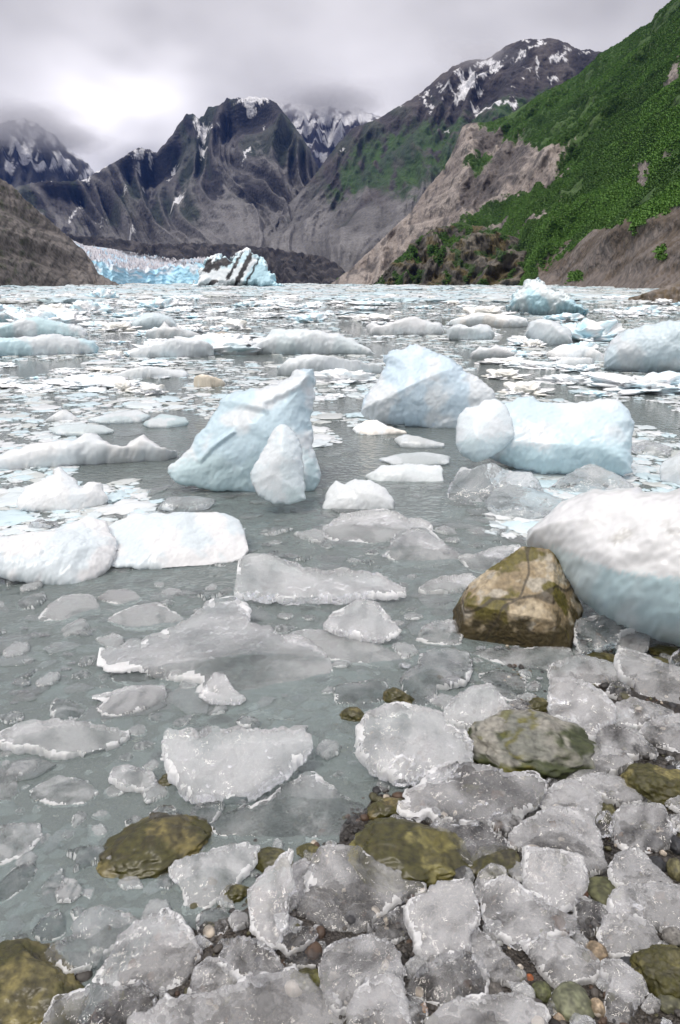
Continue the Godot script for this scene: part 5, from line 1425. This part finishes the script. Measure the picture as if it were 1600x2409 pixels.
		["ice_slab", "half-drowned grey slab at the left edge above the mossy boulder", "G", 5, 2.5, 3, 0.7, [-80, 310, 0, 298, 60, 278, 180, 278, 192, 340, 120, 422, 0, 473, -80, 490]],
		["ice_slab", "thin clear sheet bent over the mossy boulder's edge", "G", 6, 1.5, 1.5, 0.15, [-80, 600, 0, 558, 60, 488, 150, 453, 167, 490, 120, 572, 40, 633, 0, 643, -80, 660]],
		["ice_chunk", "knobby little frosted chunk beside the mossy boulder", "G", 10, 2, 2, 0.7, [258, 592, 300, 528, 350, 538, 388, 580, 330, 633, 268, 633]],
		["ice_chunk", "small glassy chip beside the clear round-nosed slab", "G", 8, 1.5, 1.5, 0.3, [323, 682, 370, 658, 422, 680, 390, 723, 343, 718]],
		["ice_chunk", "spiky white-topped chunk afloat left of the boat-shaped slab", "G", 10, 3, 3, 0.75, [503, 62, 530, 10, 600, 8, 700, 38, 722, 80, 680, 122, 560, 112]],
		["ice_slab", "blurred drowned slab with white crystals breaking the surface", "G", 4, 2, 2, 0.6, [148, 112, 260, 58, 400, 78, 452, 140, 380, 192, 250, 192, 148, 162]],
		["ice_slab", "faint drowned slab at the left edge", "G", 3, 1.5, 2, 0.6, [-60, 20, 0, 18, 70, 58, 82, 140, 40, 172, -60, 182]],
	]
	for i in list.size():
		var e: Array = list[i]
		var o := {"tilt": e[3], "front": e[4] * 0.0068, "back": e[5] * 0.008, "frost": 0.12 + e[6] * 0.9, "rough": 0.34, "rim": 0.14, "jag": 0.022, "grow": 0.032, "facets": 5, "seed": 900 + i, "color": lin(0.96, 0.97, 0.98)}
		if e[6] > 2:
			o.frost = 3.0
			o.edge = 0.0
			o.front *= 1.5
			o.back *= 1.3
			o.mat = "milky"
			o.color = lin(0.86, 0.87, 0.88)
			o.color2 = lin(0.74, 0.82, 0.86)
			o.rim = 0.7
			o.afloat = true
			o.jag = 0.012
		elif e[3] > 3 and e[3] < 7 or "drowned" in e[1]:
			o.lift = -o.back * 0.45 - o.front * 0.25
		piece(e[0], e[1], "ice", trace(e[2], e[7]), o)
		taken.append(trace(e[2], e[7]))
	shards()

var taken: Array = []

func shards() -> void:
	# small broken pieces in the gaps between the slabs and awash in the shallows
	var r := RandomNumberGenerator.new()
	r.seed = 314
	var shapes := []
	var spot := Vector2(1180, 2080)
	for k in 9:
		var outline := PackedVector2Array()
		var n := r.randi_range(5, 8)
		for i in n:
			var t := (i + r.randf_range(-0.3, 0.3)) / n * TAU
			outline.append(spot + Vector2(cos(t), sin(t) * 0.7) * r.randf_range(24, 50))
		shapes.append(ice(outline, {"tilt": 8.0, "front": 0.016, "back": 0.012, "frost": [0.5, 0.8, 1.1, 0.6, 0.35, 0.95, 0.7, 1.1, 0.55][k], "rough": 0.35, "rim": 0.25, "jag": 0.03, "facets": 5, "fine": 2.6, "seed": 60 + k, "color": lin(0.93, 0.95, 0.96)}))
	var done := []
	var ashore := 0
	var awash := 0
	var tries := 0
	while tries < 12000 and (ashore < 160 or awash < 230):
		tries += 1
		var px := r.randf_range(-60, 1950)
		var py := r.randf_range(1250, 2440)
		var size := r.randf_range(0.35, 1.0)
		var p := ground_hit(px, py)
		var s := shore(p.x, p.z)
		var dry := s < 0.1
		if dry and ashore >= 160 or not dry and awash >= 230:
			continue
		if not dry:
			size *= r.randf_range(0.8, 2.2) * (1.0 if s < 1.0 else 1.3)
		var reach := size * 0.045
		var clash := false
		for q in done:
			if (q[0] - p).length() < (q[1] + reach) * 0.8:
				clash = true
				break
		if clash:
			continue
		for poly: PackedVector2Array in taken:
			if edge_distance(Vector2(px, py), poly) < 4.0:
				clash = true
				break
		if clash:
			continue
		done.append([p, reach])
		var d: Dictionary = shapes[r.randi() % shapes.size()]
		var o := place("ice_shard", d.mesh, d.mats, p + Vector3(0, 0.010 * size if dry else 0.004 * size - r.randf() * 0.008, 0))
		o.rotation = Vector3(r.randfn() * 0.1, r.randf() * TAU, r.randfn() * 0.1)
		o.scale = Vector3(size, size if dry else size * 0.8, size)
		if dry:
			ashore += 1
			tag(o, "small glassy ice shard lying in a gap between the stranded slabs", "ice shard", "ice shards between the stranded slabs")
		else:
			awash += 1
			tag(o, "thin melting ice shard awash in the grey shallows", "ice shard", "ice shards awash in the shallows")

# ------------------------------------------------------------------ pebbles, skim ice, chips

func small_things() -> void:
	var r := RandomNumberGenerator.new()
	r.seed = 77
	# pebbles that stand out: crop x, y, half width, half height, colour
	var list := [
		[930, 1060, 40, 42, lin(0.11, 0.12, 0.05), "rounded green pebble on the open gravel"], [1080, 1118, 80, 62, lin(0.17, 0.18, 0.11), "large grey-green pebble near the bottom edge"], [1186, 1132, 27, 36, lin(0.46, 0.36, 0.24), "tan upright pebble beside the boot-shaped slab"],
		[1012, 1168, 22, 18, lin(0.36, 0.28, 0.2), "small brown pebble below the grey-green one"], [992, 1138, 11, 11, lin(0.6, 0.55, 0.45), "tiny cream pebble above the small brown one"], [830, 938, 14, 14, lin(0.66, 0.6, 0.52), "white pebble at the tip of the triangular shard"], [872, 984, 17, 12, lin(0.36, 0.11, 0.035), "orange-red pebble below the kite-shaped slab"],
		[387, 1128, 15, 9, lin(0.42, 0.2, 0.06), "small orange pebble under the dark glassy slab"], [1490, 410, 14, 14, lin(0.6, 0.52, 0.42), "pale pebble beside the wrinkled slab"], [1462, 468, 40, 28, lin(0.03, 0.032, 0.036), "black pebble above the leaf-shaped slab's tip"], [1545, 385, 30, 46, lin(0.035, 0.037, 0.042), "dark slate pebble at the right edge"],
		[1550, 500, 34, 50, lin(0.14, 0.13, 0.06), "olive pebble at the right edge"], [1218, 592, 75, 34, lin(0.11, 0.115, 0.05), "flat olive-green pebble behind the beige chunk"], [1350, 928, 46, 28, lin(0.05, 0.055, 0.062), "blue-grey pebble under the five-sided slab"], [820, 522, 26, 18, lin(0.07, 0.07, 0.07), "dark pebble beside the bean-shaped chunk"],
		[566, 515, 44, 36, lin(0.075, 0.075, 0.072), "grey pebble under the olive mossy rock"], [1530, 800, 42, 36, lin(0.24, 0.23, 0.21), "speckled grey pebble beside the five-sided slab"], [1178, 872, 44, 36, lin(0.34, 0.26, 0.17), "beige pebble touching the kite-shaped slab"], [1520, 1100, 52, 34, lin(0.12, 0.12, 0.07), "dull green pebble below the olive edge rock"],
		[885, 225, 42, 28, lin(0.045, 0.045, 0.045), "black pebble behind the small grey slab"], [1440, 365, 36, 26, lin(0.05, 0.05, 0.055), "dark pebble under the wrinkled slab"], [330, 620, 30, 22, lin(0.13, 0.07, 0.045), "reddish-brown pebble beside the torn-hand slab"], [1120, 590, 24, 14, lin(0.2, 0.11, 0.07), "red-brown pebble near the olive-green one"], [1380, 160, 30, 30, lin(0.08, 0.08, 0.07), "dark pebble by the wing-shaped slab"],
		[700, 1040, 40, 22, lin(0.12, 0.11, 0.1), "grey-brown pebble right of the dark glassy slab"], [760, 1130, 22, 14, lin(0.08, 0.07, 0.06), "small dark pebble above the bottom slab"]]
	for e in list:
		var c: Vector2 = CROPS.H + Vector2(e[0], e[1]) / 1.96
		var q := ground_hit(c.x, c.y)
		var per := (q - eye).length() / focal / 1.96
		var base: Color = e[4]
		var m := lump(3, Vector3(e[2], e[3] * 0.8, maxf(e[2], e[3])) * per, int(e[0]), {"cuts": 4, "near": 0.75, "soft": 0.25, "bumps": 0.08, "fine": 0.02, "paint": stone_paint(base, base * 1.35, base * 0.7, 0.4, 60.0)})
		var o := place("pebble", m, [M.stone], q + Vector3(0, e[3] * per * 0.25, 0))
		tag(o, e[5], "pebble")
	# gravel: too many to count
	var shades := [lin(0.035, 0.032, 0.03), lin(0.06, 0.055, 0.05), lin(0.10, 0.09, 0.08), lin(0.03, 0.03, 0.033), lin(0.09, 0.055, 0.035), lin(0.08, 0.075, 0.035), lin(0.5, 0.44, 0.36), lin(0.3, 0.27, 0.23)]
	var white_paint := func(_p: Vector3, _d: Vector3) -> Color: return Color(1, 1, 1)
	var stone_mesh := lump(1, Vector3(1, 0.62, 0.85), 5, {"cuts": 5, "soft": 0.2, "paint": white_paint})
	stone_mesh.surface_set_material(0, M.stone)
	var where: Array[Transform3D] = []
	var tint: Array[Color] = []
	while where.size() < 26000:
		var x := r.randf_range(-1.6, 2.6)
		var z := -r.randf_range(0.75, 3.6)
		var s := shore(x, z)
		if s > 1.6 or r.randf() < s * 0.6:
			continue
		var size := clampf(exp(r.randfn(-5.35, 0.55)), 0.0018, 0.022)
		where.append(Transform3D(Basis.from_euler(Vector3(r.randfn() * 0.3, r.randf() * TAU, r.randfn() * 0.3)).scaled_local(Vector3.ONE * size), Vector3(x, bed(x, z) + size * 0.2, z)))
		var k := r.randi() % 7 if r.randf() > 0.06 else 6 + r.randi() % 2
		tint.append(shades[k if k != 6 or r.randf() < 0.25 else 1] * r.randf_range(0.75, 1.3))
	scatter("gravel", "fine dark gravel and grit of the shore", "gravel", stone_mesh, where, tint)
	# thin broken skim ice on the near water
	var rim := PackedVector3Array()
	for k in 6:
		var t := k / 6.0 * TAU + r.randf_range(-0.35, 0.35)
		rim.append(Vector3(cos(t), 0, sin(t) * 0.6) * r.randf_range(0.6, 1.1))
	var pv := PackedVector3Array([Vector3(0, 0.02, 0), Vector3(0, -0.02, 0)])
	var pi := PackedInt32Array()
	for k in 6:
		pv.append(rim[k] + Vector3(0, 0.015, 0))
		pv.append(rim[k] * 0.97 - Vector3(0, 0.015, 0))
	for k in 6:
		var q := (k + 1) % 6
		pi.append_array([0, 2 + k * 2, 2 + q * 2, 1, 3 + q * 2, 3 + k * 2, 2 + k * 2, 3 + k * 2, 2 + q * 2, 2 + q * 2, 3 + k * 2, 3 + q * 2])
	var plate := build(pv, PackedColorArray(), [pi])
	plate.surface_set_material(0, M.frost)
	where = []
	tint = []
	while where.size() < 5200:
		var dist := 1.3 * pow(9.0, r.randf())
		var az := r.randf_range(-0.62, 0.62)
		var x := sin(az) * dist
		var z := -cos(az) * dist
		if bed(x, z) > -0.015 or fractal.get_noise_2d(x * 0.7, z * 0.7) < -0.15:
			continue
		var size := clampf(exp(r.randfn(-3.5, 0.6)), 0.008, 0.11) * (0.6 + dist * 0.16)
		where.append(Transform3D(Basis.from_euler(Vector3(0, r.randfn() * 0.5 + 0.3, 0)).scaled_local(Vector3.ONE * size), Vector3(x, 0.001 - r.randf() * 0.012, z)))
		tint.append(lin(0.72, 0.78, 0.79) * r.randf_range(0.75, 1.2))
	for k in 420:
		var x := r.randf_range(-2.4, 1.4)
		var z := -r.randf_range(1.2, 5.0)
		if bed(x, z) > -0.05:
			continue
		var size := r.randf_range(0.05, 0.17)
		where.append(Transform3D(Basis.from_euler(Vector3(r.randfn() * 0.04, r.randfn() * 0.5 + 0.3, r.randfn() * 0.04)).scaled_local(Vector3(size, size * 3.0, size)), Vector3(x, 0.001 - r.randf() * 0.012, z)))
		tint.append(lin(0.78, 0.82, 0.83) * r.randf_range(0.85, 1.15))
	scatter("skim_ice", "thin broken skim ice floating on the grey near water", "skim ice", plate, where, tint)
	# single white chips and bubbles of ice on the water
	var chip := lump(3, Vector3(1, 0.4, 0.7), 15, {"cuts": 6, "near": 0.6, "bumps": 0.3, "fine": 0.08, "paint": func(_p: Vector3, _d: Vector3) -> Color: return lin(0.84, 0.86, 0.88)})
	for e in [[313, 668, 24], [305, 735, 22], [830, 390, 22], [883, 404, 14], [960, 405, 10], [100, 432, 14], [100, 800, 40], [75, 845, 26], [108, 843, 20], [1350, 385, 22], [1375, 662, 16], [1000, 480, 14], [420, 712, 20], [330, 708, 16], [300, 768, 9], [130, 765, 12], [65, 890, 16], [170, 580, 30], [210, 582, 18], [390, 572, 34], [430, 556, 14], [1230, 163, 24], [1345, 217, 34], [380, 95, 30], [200, 75, 60], [110, 548, 18], [1205, 662, 8], [1310, 858, 14]]:
		var c: Vector2 = CROPS.E + Vector2(e[0], e[1]) / 1.96
		var q := hit(c.x, c.y, 0.0)
		var per := (q - eye).length() / focal / 1.96
		var o := place("ice_chip", chip, [M.frost], q + Vector3(0, 0.002, 0))
		o.scale = Vector3.ONE * e[2] * per
		o.rotation.y = r.randf_range(-0.4, 0.4)
		tag(o, "small bright ice chip floating on the grey shallows", "ice chip", "ice chips on the shallows")
	for e in [[530, 710, 30], [515, 780, 40], [600, 735, 14], [350, 198, 16], [405, 178, 22], [490, 197, 16], [650, 636, 22], [730, 634, 18], [810, 632, 16], [640, 890, 16], [920, 775, 14], [930, 950, 16], [300, 715, 26], [205, 210, 14]]:
		var c: Vector2 = CROPS.F + Vector2(e[0], e[1]) / 1.96
		var q := ground_hit(c.x, c.y, 0.02)
		var per := (q - eye).length() / focal / 1.96
		var o := place("ice_chip", chip, [M.frost], q)
		o.scale = Vector3.ONE * e[2] * per
		o.rotation.y = r.randf_range(-0.6, 0.6)
		tag(o, "bright ice chip lying among slabs around the angular boulder", "ice chip", "ice chips around the boulder")

func scatter(called: String, label: String, category: String, mesh: Mesh, where: Array[Transform3D], tint: Array[Color]) -> void:
	var mm := MultiMesh.new()
	mm.transform_format = MultiMesh.TRANSFORM_3D
	mm.use_colors = true
	mm.instance_count = where.size()
	mm.mesh = mesh
	for k in where.size():
		mm.set_instance_transform(k, where[k])
		mm.set_instance_color(k, tint[k])
	var o := MultiMeshInstance3D.new()
	o.name = numbered(called)
	o.multimesh = mm
	o.set_meta("kind", "stuff")
	tag(o, label, category)
	add_child(o)
